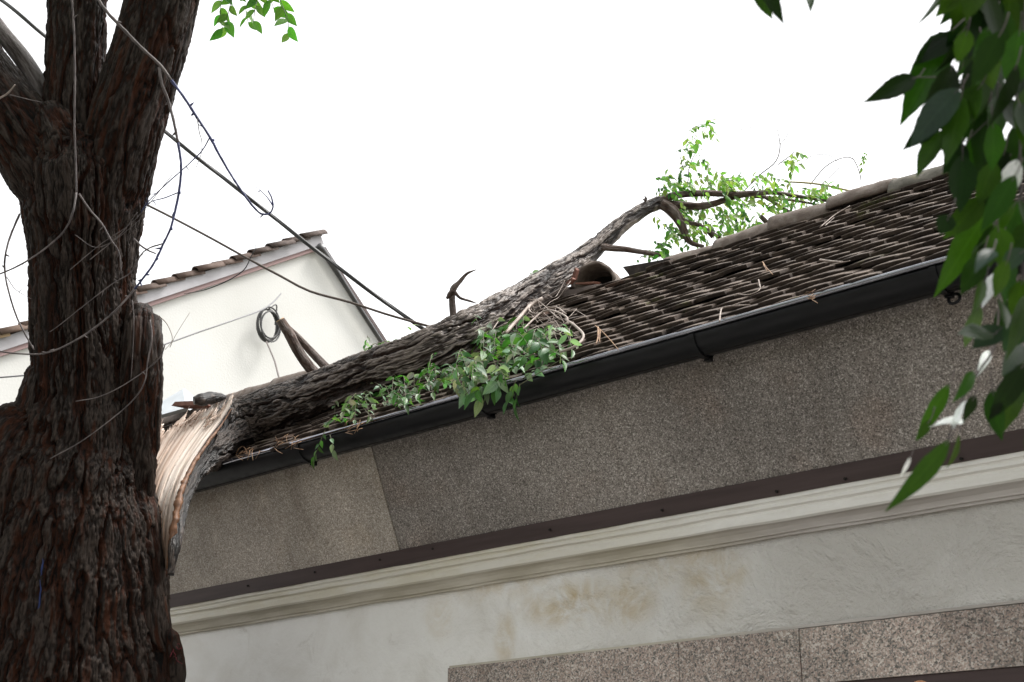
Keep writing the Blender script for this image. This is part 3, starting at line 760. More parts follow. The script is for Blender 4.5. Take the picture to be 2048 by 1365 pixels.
# roof slabs
def wslab(ya, za, yb_, zb, up0, up1, x0, x1, m, name):
    d = unit(np.array([0, yb_ - ya, zb - za])); nrm = np.array([0, -d[2], d[1]])
    if nrm[2] < 0: nrm = -nrm
    A = np.array([0, ya, za]); Bq = np.array([0, yb_, zb])
    Q = [A + nrm * up0, Bq + nrm * up0, Bq + nrm * up1, A + nrm * up1]
    B = MB(); B.prism([(x0, *q[1:]) for q in Q], (x1 - x0, 0, 0)); return B.build(name, m, whouse, False)
yl2, zl2 = yl - 0.35, zl - 0.35 * sl
yr2, zr2 = yr + 0.3, zr - 0.3 * sr
wslab(yl2, zl2, ap[1], ap[2], 0.002, 0.045, WX + 0.05, WX - LN - 0.05, M_pink, "verge_trim")
wslab(yl2, zl2, ap[1] + 0.02, ap[2] + 0.012, 0.046, 0.165, WX + 0.075, WX - LN - 0.05, M_verge, "verge_board")
wslab(ap[1], ap[2], yr2, zr2, 0.002, 0.045, WX + 0.06, WX - LN - 0.05, M_brown, "dark_verge")
wslab(ap[1] - 0.02, ap[2] + 0.02, yr2, zr2, 0.046, 0.07, WX - 0.02, WX - LN - 0.05, M_back, "far_slope")
B = MB()
d = unit(np.array([0, ap[1] - yl2, ap[2] - zl2])); nrm = np.array([0, -d[2], d[1]])
Lr = math.hypot(ap[1] - yl2, ap[2] - zl2); ns = int(Lr / 0.27)
for i in range(ns):
    for j in range(1):
        a = np.array([WX + 0.13 + random.gauss(0, .012), yl2, zl2]) + d * (i * Lr / ns) + nrm * (0.17 + random.uniform(0, .02))
        e = a + d * 0.37 - nrm * 0.035 + np.array([random.gauss(0, .01), 0, 0])
        t = np.linspace(0, math.pi, 9)
        G = np.zeros((2, 18, 3))
        for k_, (c_, rr_) in enumerate(((a, 0.068), (e, 0.06))):
            o = [c_ + np.array([1, 0, 0]) * (-0.07 + rr_ * math.cos(q)) + nrm * (0.07 * math.sin(q)) for q in t]
            inn = [c_ + np.array([1, 0, 0]) * (-0.07 + (rr_ - 0.016) * math.cos(q)) + nrm * (0.054 * math.sin(q)) for q in t[::-1]]
            G[k_] = np.array(o + inn)
        B.grid(G, True, True, True, tint=np.full((2, 18), min(1, max(0, (1 - i / ns) * 1.3 - 0.25 + random.gauss(0, .2)))))
B.build("verge_tiles", M_vtile, whouse)
B = MB(); rows = int(Lr / 0.27)
for i in range(rows):
    a = np.array([0, yl2, zl2]) + d * (i * Lr / rows) + nrm * 0.19; e = a + d * (Lr / rows * 0.995) - nrm * 0.02
    B.prism([(WX - 0.05, *a[1:]), (WX - 0.05, *e[1:]), (WX - 0.05, *(e - nrm * 0.016)[1:]), (WX - 0.05, *(a - nrm * 0.016)[1:])], (-LN, 0, 0))
B.attr = {'tint': [(0, np.full(B.n, 0.45))]}
B.build("roof", M_vtile, whouse, False)
pw = [PX(px, py, WX + 0.10) for px, py in [(636, 492), (655, 515), (690, 570), (720, 618), (770, 695)]]
B = MB(); B.tube(pw, [0.05, 0.04, 0.03, 0.028, 0.028], 10); B.build("conduit", M_cable, whouse)

# ================================================================== STANDING TREE
DT = 7.3
base = PD(125, 1365, DT)
stree = thing("tree", "dark furrowed tree trunk forking into thick limbs at the left edge", "tree", (base[0], base[1], GZ))
def pth(lst, d=DT):
    P, R = [], []
    for q in lst:
        dd = d + (q[3] if len(q) > 3 else 0)
        P.append(PD(q[0], q[1], dd)); R.append(rpx(q[2], dd))
    return P, R
B = MB()
P, R = pth([(160, 255, 90), (160, 300, 190), (162, 350, 225), (166, 420, 226), (167, 500, 204), (166, 560, 194), (168, 640, 194), (170, 700, 196), (172, 780, 200), (170, 860, 225), (158, 950, 285), (150, 1050, 335), (140, 1180, 375), (130, 1365, 430), (124, 1560, 465), (120, 1760, 490)])
g = np.array([P[-1][0], P[-1][1], 0.85]); P += [g, np.array([g[0] + .02, g[1], GZ - 0.1])]; R += [0.60, 0.78]
bark_tube(B, P, R, 600, 0.0085, 0.042, 0.037, 0.44, 1, 0.035)
# left buttress lobe
P, R = pth([(92, 726, 40, -.05), (88, 750, 72, -.06), (84, 790, 84, -.08), (74, 830, 92, -.08), (40, 872, 140, -.1), (10, 960, 190, -.12), (-10, 1150, 220, -.12), (-25, 1365, 230, -.12), (-30, 1560, 235, -.12)])
P += [np.array([P[-1][0] - .1, P[-1][1], 1.0])]; R += [0.34]
bark_tube(B, P, R, 220, 0.012, 0.034, 0.037, 0.42, 2, 0.04)
# stub on the right edge
P, R = pth([(300, 612, 14, -.02), (290, 624, 52, -.03), (286, 644, 66, -.05), (284, 690, 74, -.1), (281, 760, 78, -.1), (274, 860, 74, -.08), (268, 980, 70, -.02), (262, 1080, 40, 0.05)])
bark_tube(B, P, R, 150, 0.010, 0.034, 0.042, 0.30, 3, 0.12)
# big bark ridge on the lower right
P, R = pth([(292, 960, 20, .0), (295, 1040, 44, -.05), (300, 1150, 56, -.08), (306, 1260, 66, -.1), (318, 1365, 84, -.12)])
P += [np.array([P[-1][0] + .05, P[-1][1], 1.2])]; R += [0.14]
bark_tube(B, P, R, 120, 0.012, 0.034, 0.042, 0.36, 4, 0.1)
# bark collar in the fork
P, R = pth([(95, 215, 50, -.1), (110, 250, 80, -.12), (130, 300, 110, -.12), (150, 370, 100, -.08), (160, 450, 60, -.02)])
bark_tube(B, P, R, 150, 0.01, 0.034, 0.042, 0.16, 5, 0.14)
trunk = B.build("trunk", M_bark, stree)
def limb(lst, seg, seed, amp=0.024, d=DT, name="limb", cw=0.04, m=M_bark, lump=.05):
    B = MB(); P, R = pth(lst, d); bark_tube(B, P, R, seg, 0.010, amp * 1.25, cw, 0.44, seed, lump); return B.build(name, m, stree)
limb([(158, 440, 110, .02), (152, 330, 124, .02), (148, 220, 116, .03), (152, 100, 112, .05), (156, 0, 112, .07), (160, -130, 112, .1), (168, -400, 105, .2)], 240, 6)
limb([(205, 470, 120), (228, 370, 140, -.03), (250, 270, 146, -.05), (278, 170, 142, -.05), (302, 90, 138, -.05), (324, 0, 136, -.05), (355, -120, 132, 0), (420, -420, 120, .3)], 280, 7)
limb([(120, 420, 120), (88, 340, 150, -.04), (38, 262, 146, -.06), (-15, 190, 134, -.05), (-80, 95, 128, 0), (-200, -120, 120, .3)], 260, 8)
o = limb([(105, 215, 30, .05), (84, 180, 36, .06), (45, 118, 36, .08), (-5, 55, 34, .1), (-90, -60, 32, .2)], 60, 9, 0.004, DT, "branch", 0.02, M_smooth)
o["label"] = "thin smooth grey branch"
# bark flap with red threads at the right edge
B = MB(); P, R = pth([(340, 1258, 8, -.15), (345, 1275, 24, -.15), (350, 1310, 32, -.15), (353, 1350, 34, -.15), (350, 1400, 20, -.1)])
bark_tube(B, P, R, 60, 0.008, 0.012, 0.04, 0.1, 21, 0.15); fl_ = B.build("bark_flap", M_bark, stree)
B = MB()
for _ in range(6):
    x = random.uniform(338, 358); y = random.uniform(1285, 1330)
    B.tube([PD(x, y, DT - .22), PD(x + random.uniform(-8, 8), y + random.uniform(-6, 10), DT - .235), PD(x + random.uniform(-4, 14), y + random.uniform(-10, 14), DT - .22)], 0.0016, 5)
B.build("red_thread", M_red, fl_)
# narrow blue paint marks on the bark
for (x, y, w, h) in [(84, 1135, 4, 34), (79, 1215, 4.5, 110), (25, 1215, 6, 60), (2, 1330, 8, 60)]:
    B = MB(); n = 12; L = []; Rr = []
    for t in np.linspace(-1, 1, n):
        L.append(PD(x - 2 * t + random.gauss(0, .8), y + t * h / 2, DT - rpx(395, DT) * (0.93 if x > 60 else 0.88) - (0.02 if x > 60 else -0.02))); Rr.append(rpx(w, DT) * (1 - 0.7 * abs(t)))
    B.tube(L, Rr, 8)
    B.build("blue_mark", M_blue, stree)

# hanging bare twigs of the standing tree
def twig(lst, w0, w1, m, parent, name="twig", d=DT - 0.75, kinks=0, seg=7, jit=0.02):
    pts = [PD(x, y, d + random.gauss(0, jit)) for x, y in lst]; n = len(pts)
    R = [rpx(w0 + (w1 - w0) * i / (n - 1), d) for i in range(n)]
    B = MB(); B.tube(pts, R, seg, 0.02, 0.25, int(w0 * 10))
    for _ in range(kinks):
        i = random.randrange(n - 1); t = random.random(); p = pts[i] * (1 - t) + pts[i + 1] * t
        dirv = unit(CR * random.uniform(-1, 1) + CU * random.uniform(-1, .6)); B.tube([p, p + dirv * 0.012, p + dirv * random.uniform(.015, .03)], [R[i], R[i] * .8, R[i] * .25], 5)
    return B.build(name, m, parent)
TW_ = [
    ([(190, -10), (215, 25), (250, 62), (285, 98), (320, 130), (342, 160)], 6.5, 6.5, M_twig, 2),
    ([(342, 160), (370, 198), (395, 237), (420, 275), (440, 312), (462, 350), (490, 392), (508, 415), (522, 428), (538, 428), (546, 415), (543, 395), (536, 382)], 6, 3, M_twig_blue, 7),
    ([(546, 412), (532, 392), (512, 374)], 3, 1.2, M_twig_blue, 1),
    ([(395, 237), (398, 262), (404, 285), (402, 310), (392, 336)], 2, 1, M_twig, 2),
    ([(420, 275), (404, 302), (376, 330), (340, 362), (300, 400), (285, 420)], 2.6, 2, M_twig_blue, 3),
    ([(318, 135), (324, 168), (338, 205), (348, 245), (356, 285)], 6, 5.5, M_twig, 2),
    ([(356, 285), (362, 325), (360, 370), (352, 415), (342, 455), (326, 490), (305, 532), (270, 578)], 5.5, 4.2, M_twig_blue, 8),
    ([(270, 578), (235, 618), (195, 652), (150, 682), (95, 706), (40, 708), (-20, 700)], 4.2, 3.2, M_twig, 5),
    ([(358, 385), (330, 396), (300, 405), (282, 425)], 2.6, 1.6, M_twig_blue, 3),
    ([(325, 488), (300, 496), (282, 510), (262, 545), (225, 568), (170, 610), (120, 650), (100, 664)], 3, 1.5, M_twig, 4),
    ([(143, -10), (148, 60), (150, 150), (149, 250), (152, 330), (153, 385)], 4, 4, M_twig, 1),
    ([(153, 385), (146, 425), (130, 460), (100, 490), (58, 520), (20, 540), (-20, 556)], 4.2, 3, M_twig, 2),
    ([(158, 388), (180, 420), (204, 448), (222, 480), (238, 505), (243, 545)], 4, 2.6, M_twig, 2),
    ([(40, 428), (22, 470), (11, 510), (10, 545), (18, 585), (32, 630), (50, 668), (68, 700)], 4.5, 3, M_twig, 3),
    ([(14, 555), (32, 580), (62, 598)], 2, 1, M_twig, 1),
    ([(300, 640), (304, 675), (296, 720), (288, 768), (262, 805), (215, 845), (160, 885), (100, 918)], 3.2, 1.8, M_twig, 1),
    ([(330, 690), (320, 715), (290, 742), (240, 775), (195, 795), (152, 803)], 2.6, 1.8, M_twig, 1),
    ([(268, 478), (286, 495), (300, 503), (312, 508)], 4, 3, M_twig, 0),
    ([(265, 600), (268, 640), (266, 700), (262, 760)], 2, 1.2, M_twig, 0),
    ([(318, 632), (335, 650), (345, 680), (330, 700)], 2, 1, M_twig_pale, 0),
    ([(340, 695), (352, 670), (380, 625)], 1.2, .8, M_twig_pale, 0),
    ([(-20, 205), (12, 190), (30, 170)], 5, 2.5, M_twig_pale, 0),
    ([(20, 190), (60, 200), (85, 205)], 2, 1, M_twig, 0),
    ([(180, 520), (240, 470), (275, 425)], 2, 1.5, M_twig, 0),
    ([(150, 470), (190, 495), (230, 480), (280, 440)], 1.5, 1, M_twig, 0),
    ([(140, 540), (200, 490), (270, 440), (345, 350)], 1.6, 1.2, M_twig, 0),
]
for lst, a, b_, m_, kk in TW_:
    twig(lst, a, b_, m_, stree, kinks=kk, jit=0.012)

def unseen_crown(name, n, box, parent, m, pal, size, keep=(-260, -300, 2350)):
    Bl = MB(); (x0, x1), (y0, y1), (z0, z1) = box
    cs = [np.array([random.uniform(x0, x1), random.uniform(y0, y1), random.uniform(z0, z1)]) for _ in range(max(8, n // 60))]
    for _ in range(n):
        c_ = random.choice(cs) + rng.standard_normal(3) * np.array([.38, .38, .25])
        v = c_ - EYE; dpt = np.dot(v, CF); py = CY - np.dot(v, CU) / max(dpt, .1) * FPX; px = CX + np.dot(v, CR) / max(dpt, .1) * FPX
        if dpt < 0.3 or (py > keep[0] and keep[1] < px < keep[2]): continue
        leaf(Bl, c_, rng.standard_normal(3) + np.array([0, 0, -.5]), rng.standard_normal(3) * .6 + np.array([0, 0, 1]), size, size * .55, rcol(pal), .2, .15, 5)
    return Bl.build(name, m, parent)
# leaves -----------------------------------------------------------------
LEAF_U = (-1, -.5, 0, .5, 1)
def leaf(B, base, d, nrm, L, W, col, fold=0.25, curl=0.25, ns=8, serr=0.0, twist=0.0):
    d = unit(d); nrm = unit(np.asarray(nrm) - d * np.dot(nrm, d)); sd_ = np.cross(d, nrm)
    t = np.linspace(0, 1, ns)
    wd = W * 0.5 * (np.sin(np.pi * t ** 0.82) ** 0.9) * (1 - 0.25 * t) * 1.12; wd[0] = W * 0.03; wd[-1] = 0.0008
    if serr: wd[1:-1] = wd[1:-1] * (1 + serr * rng.standard_normal(ns - 2))
    V = np.zeros((ns, 5, 3))
    ctr = base + d[None] * (t * L)[:, None] - nrm[None] * (curl * L * t ** 2)[:, None]
    for j, u in enumerate((-1, -.5, 0, .5, 1)):
        a = u * wd; z = abs(u) ** 1.2 * wd * fold
        tw = twist * t
        V[:, j] = ctr + sd_[None] * (a * np.cos(tw))[:, None] + nrm[None] * (z + a * np.sin(tw))[:, None]
    B.grid(V, lc=np.tile(np.asarray(col, float), (ns, 5, 1)), luv=np.stack(np.broadcast_arrays(np.array(LEAF_U)[None, :], t[:, None], 0.0), -1))
GREENS = [(0.035, 0.115, 0.018), (0.05, 0.15, 0.022), (0.03, 0.09, 0.02), (0.07, 0.19, 0.03)]
PALES = [(0.20, 0.29, 0.17), (0.30, 0.37, 0.27), (0.13, 0.21, 0.10)]
YG = [(0.15, 0.25, 0.07), (0.19, 0.27, 0.09), (0.11, 0.22, 0.05)]
def rcol(pal, j=0.15):
    c = np.array(random.choice(pal)); return c * (1 + j * np.array([random.gauss(0, 1), random.gauss(0, .7), random.gauss(0, 1)]).clip(-1.5, 1.5))
def sprig(Bl, Bt, p0, p1, n, L, pal, droop=0.1, ratio=0.45, updir=(0, 0, 1), wt=0.0015, spread=0.9, curl=.25):
    p0, p1 = np.asarray(p0), np.asarray(p1); ax = p1 - p0; ln = np.linalg.norm(ax); a = unit(ax)
    mid = (p0 + p1) / 2 + np.array([0, 0, droop * ln]); pts, _ = smooth([p0, mid, p1], [1, 1, 1], ln / 8)
    Bt.tube([p0, mid, p1], [wt * 1.2, wt, wt * .5], 5, ln / 6)
    up = unit(np.asarray(updir) + 0.35 * rng.standard_normal(3)); sdv = unit(np.cross(a, up))
    for i in range(n):
        t = (i + 0.6) / n; q = pts[min(len(pts) - 1, int(t * (len(pts) - 1) + .5))]
        sg = 1 if i % 2 else -1
        dd = a * random.uniform(.35, .8) + sdv * sg * spread * random.uniform(.7, 1.1) + np.array([0, 0, -0.25]) + 0.18 * rng.standard_normal(3)
        if i == n - 1: dd = a + np.array([0, 0, -.3])
        l = L * random.uniform(.7, 1.15) * (0.8 + .3 * t)
        leaf(Bl, q, dd, up + 0.45 * rng.standard_normal(3), l, l * ratio * random.uniform(.85, 1.15), rcol(pal), random.uniform(.1, .4), random.uniform(.05, curl * 2), twist=random.gauss(0, .3))

GREENS = [(0.035, 0.115, 0.018), (0.05, 0.15, 0.022), (0.03, 0.09, 0.02), (0.07, 0.19, 0.03)]
# leafy sprigs hanging at the top, from the standing tree
Bl, Bt = MB(), MB()
DS = 7.0
for (p, n) in [([(452, -60), (447, -20), (441, 20), (445, 62)], 9), ([(480, -50), (466, -10), (456, 30), (452, 60)], 7), ([(500, -60), (503, -15), (492, 20), (497, 48)], 8), ([(520, -50), (516, -5), (510, 20), (507, 46)], 6),
               ([(530, -60), (552, -20), (560, 0), (575, 40), (578, 72)], 9), ([(545, -40), (535, -15), (545, 10), (548, 20)], 4)]:
    pts = [PD(x, y, DS + random.gauss(0, .04)) for x, y in p]; Bt.tube(pts, 0.0016, 5)
    Pp, _ = smooth(pts, [1] * len(pts), 0.01)
    for i in range(n):
        q = Pp[int((i + .8) / n * (len(Pp) - 1))]; sg = 1 if i % 2 else -1
        dd = CR * sg * random.uniform(.4, .9) - CU * random.uniform(.5, 1) + 0.3 * CF * random.gauss(0, 1)
        l = random.uniform(.065, .1)
        leaf(Bl, q, dd, CF * -1 + 0.5 * rng.standard_normal(3), l, l * .52, rcol(YG, .1) * np.array([.6, .9, .5]), .2, .15)
pts = [PD(x, y, DS + z) for x, y, z in [(330, -230, .2), (420, -160, .1), (500, -75, 0), (545, -55, 0)]]
Bt.tube(pts, [0.02, 0.012, .004, .002], 8); Bt.tube([PD(440, -140, DS + .08), PD(452, -60, DS)], 0.003, 6)
sp_ = Bt.build("leafy_twig", M_twig, stree); Bl.build("leaves", M_leaf, sp_)

unseen_crown('unseen_crown', 3000, ((-9.0, -2.6), (-0.2, 4.6), (6.2, 8.6)), stree, M_leaf, GREENS, .15)

# ================================================================== FALLEN TREE
ft_base = PD(340, 1130, DT)
ftree = thing("fallen_tree", "broken tree fallen across the tiled roof, split pale wood at its torn end", "tree", tuple(ft_base))
# the log: follow the picture, lying on the roof
def logp(px, py, w, mode, v):
    if mode == 'd': p = PD(px, py, v)
    else: p = PR(px, py, v)
    return p, rpx(w, depth_of(p))
log_pts = [(342, 1150, 14, 'd', 7.12), (350, 1090, 24, 'd', 7.2), (364, 1020, 26, 'd', 7.4), (383, 962, 32, 'd', 7.62), (400, 932, 42, 'd', 7.78), (432, 898, 72, 'd', 8.02), (474, 862, 112, 'd', 8.28), (535, 836, 108, 'd', 8.30), (620, 803, 101, 'd', 8.12),
           (700, 769, 98, 'd', 7.95), (775, 741, 98, 'd', 7.8), (850, 715, 98, 'd', 7.70), (930, 674, 92, 'd', 7.75), (990, 636, 78, 'd', 7.85), (1050, 596, 64, 'd', 8.0), (1110, 558, 58, 'd', 8.15), (1160, 521, 44, 'd', 8.3), (1205, 484, 38, 'd', 8.4), (1255, 440, 30, 'd', 8.5), (1312, 408, 25, 'd', 8.6), (1335, 405, 18, 'd', 8.6)]
P, R = zip(*[logp(*q) for q in log_pts])
for q, p in zip(log_pts, P):
    pass
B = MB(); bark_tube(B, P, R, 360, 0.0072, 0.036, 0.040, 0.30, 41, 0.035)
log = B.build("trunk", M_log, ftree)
LOGP = np.array(P)
# torn wood
Rr = [(333, 1135, 7.22), (339, 1085, 7.22), (346, 1040, 7.26), (357, 985, 7.38), (378, 935, 7.58), (408, 888, 7.78), (438, 848, 7.95), (459, 815, 8.05), (467, 788, 8.14)]
ns, nu = 170, 110
def curve3(lst, n):
    Pp, _ = smooth([PD(*q) for q in lst], [1] * len(lst), 0.004)
    i = np.linspace(0, len(Pp) - 1, n); a = np.floor(i).astype(int).clip(0, len(Pp) - 2); f = (i - a)[:, None]
    return Pp[a] * (1 - f) + Pp[a + 1] * f
Cr = curve3(Rr, ns)
Lf = [(px - 118 * min(1, i / 1.2 + .3), py - 22 * min(1, i / 1.5), d + 0.34 * min(1, i / 1.5 + .25)) for i, (px, py, d) in enumerate(Rr)]
Cl = curve3(Lf, ns)
u = np.linspace(0, 1, nu); s = np.linspace(0, 1, ns)
S, U = np.meshgrid(s, u, indexing='ij')
u3 = np.stack([u * 3.3, 0 * u, 0 * u], -1)
jag = 0.10 * np.abs(vnoise(np.stack([u * 13, 0 * u, 0 * u], -1), 60)) + 0.05 * np.abs(vnoise(np.stack([u * 37, 0 * u, 0 * u], -1), 61)) + 0.05 * np.abs(vnoise(u3, 62))
send = np.clip(0.74 + 0.27 * u ** 0.9 - jag * (1 - 0.75 * sstep(.8, 1, u)), 0, 1)
S2 = S * send[None]
def samp(C, S2):
    i = S2 * (ns - 1); a = np.floor(i).astype(int).clip(0, ns - 2); f = (i - a)[..., None]; return C[a] * (1 - f) + C[a + 1] * f
Uw = U + 0.05 * vnoise(np.stack([S2 * 2.2, U * 2, 0 * S], -1), 71)
terr = np.floor(Uw * 7 + 0.8 * vnoise(np.stack([S2 * 1.3, Uw * 4, 0 * S], -1), 3))
ledge = 0.028 * vnoise(np.stack([terr * 3.7, S2 * 0.8, 0 * S], -1), 58)
fib = fbm(np.stack([S2 * 2.0, Uw * 9, 0 * S], -1), 51, 3)
fib2 = 1 - 2 * np.abs(vnoise(np.stack([S2 * 5.0, Uw * 55, 0 * S + 2], -1), 57))
hh = ledge + 0.008 * fib + 0.0016 * fib2
for uc, sa, sb_, dp in [(.22, .2, .9, .03), (.36, .15, .6, .02), (.47, .35, 1, .03), (.60, .1, .6, .02), (.71, .3, .95, .02), (.86, .2, .7, .02)]:
    hh -= dp * np.exp(-((Uw - uc - .04 * S) / .009) ** 2) * sstep(sa, sa + .1, S) * sstep(sb_, sb_ - .1, S)
V = samp(Cl, S2) * (1 - U)[..., None] + samp(Cr, S2) * U[..., None] - CF[None, None] * hh[..., None]
flow = np.stack([S2 * 1.0, Uw + terr * 3.1, U], -1)
B = MB(); B.grid(V, flow=flow); B.grid((V + CF * 0.04)[:, ::-1], flow=flow)
edge = np.concatenate([V[0], V[:, -1], V[-1, ::-1], V[::-1, 0]]); e2 = edge + CF * 0.04
ef = np.concatenate([flow[0], flow[:, -1], flow[-1, ::-1], flow[::-1, 0]])
B.grid(np.stack([edge, e2]), flow=np.stack([ef, ef]))
for _ in range(150):       # ragged splinters along the torn far ends of the fibres
    k = random.randrange(nu); t = send[k] - random.uniform(0, .08); i = int(np.clip(t, 0, .99) * (ns - 1))
    p = Cl[i] * (1 - u[k]) + Cr[i] * u[k] - CF * random.uniform(-.01, .03)
    i2, i0 = min(i + 8, ns - 1), max(i - 8, 0)
    dirv = unit((Cl[i2] - Cl[i0]) * (1 - u[k]) + (Cr[i2] - Cr[i0]) * u[k]) + .22 * rng.standard_normal(3)
    l = random.uniform(.02, .085); r0 = random.uniform(.001, .0045)
    nV = B.n; B.tube([p - dirv * l * .6, p, p + dirv * l], [r0, r0, .0003], 5)
    B.attr['flow'].append((nV, np.tile([t, random.random() * 20, 0], (B.n - nV, 1))))
for _ in range(26):        # loose fibres peeling along the face
    k = random.randrange(30, nu); t = random.uniform(.05, .6); i = int(t * (ns - 1)); i2 = min(ns - 1, i + random.randint(15, 45))
    a_ = Cl[i] * (1 - u[k]) + Cr[i] * u[k]; b_ = Cl[i2] * (1 - u[k]) + Cr[i2] * u[k]
    nV = B.n; B.tube([a_ - CF * .035, (a_ + b_) / 2 - CF * random.uniform(.03, .06) + CR * random.gauss(0, .008), b_ - CF * .03], [.0008, .0014, .0006], 5)
    B.attr['flow'].append((nV, np.tile([t, random.random() * 20, 0], (B.n - nV, 1))))
wood = B.build("splintered_wood", M_wood, ftree)
# reddish inner bark edge of the tear
Cr2 = [PD(px + 4, py + 3, d - 0.01) for px, py, d in Rr[:-1]]
B = MB(); B.tube(Cr2, [0.014, .018, .019, .017, .012, .009, .006, .003], 10, 0.010, 0.45, 3); B.build("inner_bark", M_innerbark, ftree)
# dark bark scrap on the top of the tear
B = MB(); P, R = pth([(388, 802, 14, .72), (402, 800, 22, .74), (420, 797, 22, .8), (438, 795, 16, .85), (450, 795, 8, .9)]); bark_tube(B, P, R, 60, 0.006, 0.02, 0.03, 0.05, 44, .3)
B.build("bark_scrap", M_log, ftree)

def fbranch(lst, d, seg=40, seed=0, amp=0.006, name="branch", m=M_branch, cut=False):
    P, R = [], []
    for q in lst:
        dd = d + (q[3] if len(q) > 3 else 0); P.append(PD(q[0], q[1], dd)); R.append(rpx(q[2], dd))
    B = MB(); bark_tube(B, P, R, seg, 0.008, amp, 0.02, 0.07, seed, .1); o = B.build(name, m, ftree)
    if cut:
        t = unit(P[0] - P[1]); a = unit(np.cross(t, [0, 0, 1])); b_ = np.cross(t, a); th = np.linspace(0, 2 * np.pi, 20, endpoint=False)
        ring = np.array([P[0] + t * 0.001 + (a * math.cos(q) + b_ * math.sin(q)) * R[0] * 0.9 for q in th])
        B2 = MB(); B2.prism(ring, t * 0.004); B2.build("cut_end", M_sawn, o, False)
    return o
fbranch([(561, 641, 19), (578, 668, 21), (596, 702, 21), (622, 738, 22), (650, 765, 22)], 8.25, 50, 61, cut=True)
fbranch([(572, 652, 12, .12), (600, 680, 15, .12), (628, 710, 16, .1), (655, 738, 17, .05)], 8.25, 40, 62)
fbranch([(910, 660, 20), (906, 625, 14), (904, 596, 13), (907, 578, 14), (920, 563, 9), (934, 548, 6), (952, 540, 2.5)], 7.75, 40, 63, .012)
fbranch([(908, 582, 13), (900, 590, 12), (893, 598, 5)], 7.74, 24, 64, .01)
fbranch([(908, 583, 8), (920, 596, 6), (938, 602, 5), (953, 607, 2)], 7.75, 20, 65, .006)
FB_ = [
    ([(1318, 408, 18), (1340, 394, 14), (1370, 389, 12), (1413, 387, 12), (1460, 389, 11), (1505, 387, 10), (1549, 386, 8), (1590, 392, 7), (1650, 402, 5), (1690, 410, 3)], 8.6),
    ([(1318, 410, 20), (1345, 410, 16), (1372, 412, 15), (1400, 413, 14), (1430, 407, 12), (1471, 394, 10), (1512, 388, 8)], 8.62),
    ([(1322, 408, 22), (1342, 420, 26), (1358, 440, 22), (1367, 460, 16), (1374, 477, 13), (1384, 487, 10), (1408, 494, 7)], 8.55),
    ([(1352, 428, 14), (1372, 444, 10), (1396, 450, 9), (1417, 462, 8), (1440, 476, 7)], 8.6),
    ([(1405, 452, 8), (1415, 464, 7), (1425, 476, 7)], 8.6),
    ([(1515, 388, 7), (1535, 398, 7), (1555, 410, 7), (1592, 432, 6)], 8.75),
    ([(1500, 392, 8), (1560, 398, 6), (1610, 405, 5), (1640, 412, 4)], 8.8),
    ([(1185, 498, 18), (1200, 494, 15), (1225, 497, 12), (1250, 499, 11), (1274, 503, 10), (1300, 507, 9), (1322, 511, 7)], 8.35),
    ([(1520, 432, 9), (1530, 442, 10), (1536, 450, 9)], 8.7),
    ([(1288, 402, 10), (1292, 398, 6), (1289, 392, 2)], 8.55),
]
for i, (l, d) in enumerate(FB_): fbranch(l, d, 36, 70 + i)
o = fbranch([(1568, 364, 3), (1610, 366, 4), (1651, 371, 4), (1685, 379, 4), (1718, 386, 4)], 8.7, 16, 90, 0.001, "twig", M_moss_twig)

def pxtwigs(B, lst, d, w, jit=.02):
    pts = [PD(x, y, d + random.gauss(0, jit)) for x, y in lst]; B.tube(pts, [rpx(w, d)] * (len(pts) - 1) + [rpx(w * .5, d)], 5)
# ridge foliage
Bl, Bt = MB(), MB()
for lst, w in [([(1490, 380), (1520, 350), (1550, 325), (1560, 295), (1555, 260)], 1.4), ([(1555, 330), (1580, 312), (1590, 300)], 1.2), ([(1620, 370), (1650, 335), (1680, 318), (1705, 318), (1720, 350), (1722, 382)], 1.3), ([(1560, 290), (1575, 270), (1570, 255)], .8),
               ([(1600, 330), (1625, 312), (1660, 312), (1690, 340)], .8), ([(1640, 372), (1670, 345), (1690, 322)], .9), ([(1365, 340), (1362, 320), (1358, 310)], 1.2), ([(1375, 370), (1380, 330), (1400, 290)], 1.2), ([(1480, 260), (1520, 253), (1555, 262)], .7), ([(1705, 318), (1712, 302), (1708, 296)], .7)]:
    pxtwigs(Bt, lst, 8.7, w * 1.7)
CL = [(1400, 262, 34, 22, 6), (1378, 296, 16, 18, 3), (1385, 330, 30, 16, 5), (1355, 362, 38, 24, 10), (1345, 430, 26, 60, 14), (1335, 395, 18, 18, 6), (1430, 365, 50, 26, 12), (1410, 440, 50, 42, 18), (1470, 430, 50, 42, 16), (1475, 375, 40, 22, 10), (1550, 380, 60, 26, 12),
      (1588, 315, 12, 24, 4), (1640, 385, 40, 14, 7), (1570, 420, 50, 22, 9), (1325, 492, 18, 24, 7), (1500, 455, 30, 26, 8), (1380, 470, 20, 30, 6), (1460, 470, 30, 18, 6), (1612, 392, 40, 16, 6), (1300, 512, 20, 8, 3)]
for cx_, cy_, rx, ry, n in CL:
    for _ in range(int(n * 1.5)):
        a = random.uniform(0, 2 * math.pi); r = math.sqrt(random.random())
        x, y = cx_ + rx * r * math.cos(a), cy_ + ry * r * math.sin(a)
        L = random.uniform(22, 40); an = random.uniform(-.6, 1.9)
        d0 = 8.75 + random.gauss(0, .22)
        pal = YG if random.random() < .72 else GREENS + YG
        if cx_ < 1360 and cy_ > 400: pal = YG + GREENS
        sprig(Bl, Bt, PD(x - L / 2 * math.cos(an), y - L / 2 * math.sin(an), d0), PD(x + L / 2 * math.cos(an), y + L / 2 * math.sin(an), d0 + random.gauss(0, .05)), random.randint(4, 6), 0.05, pal, .12, .5, (0, -.3, 1), .0012)
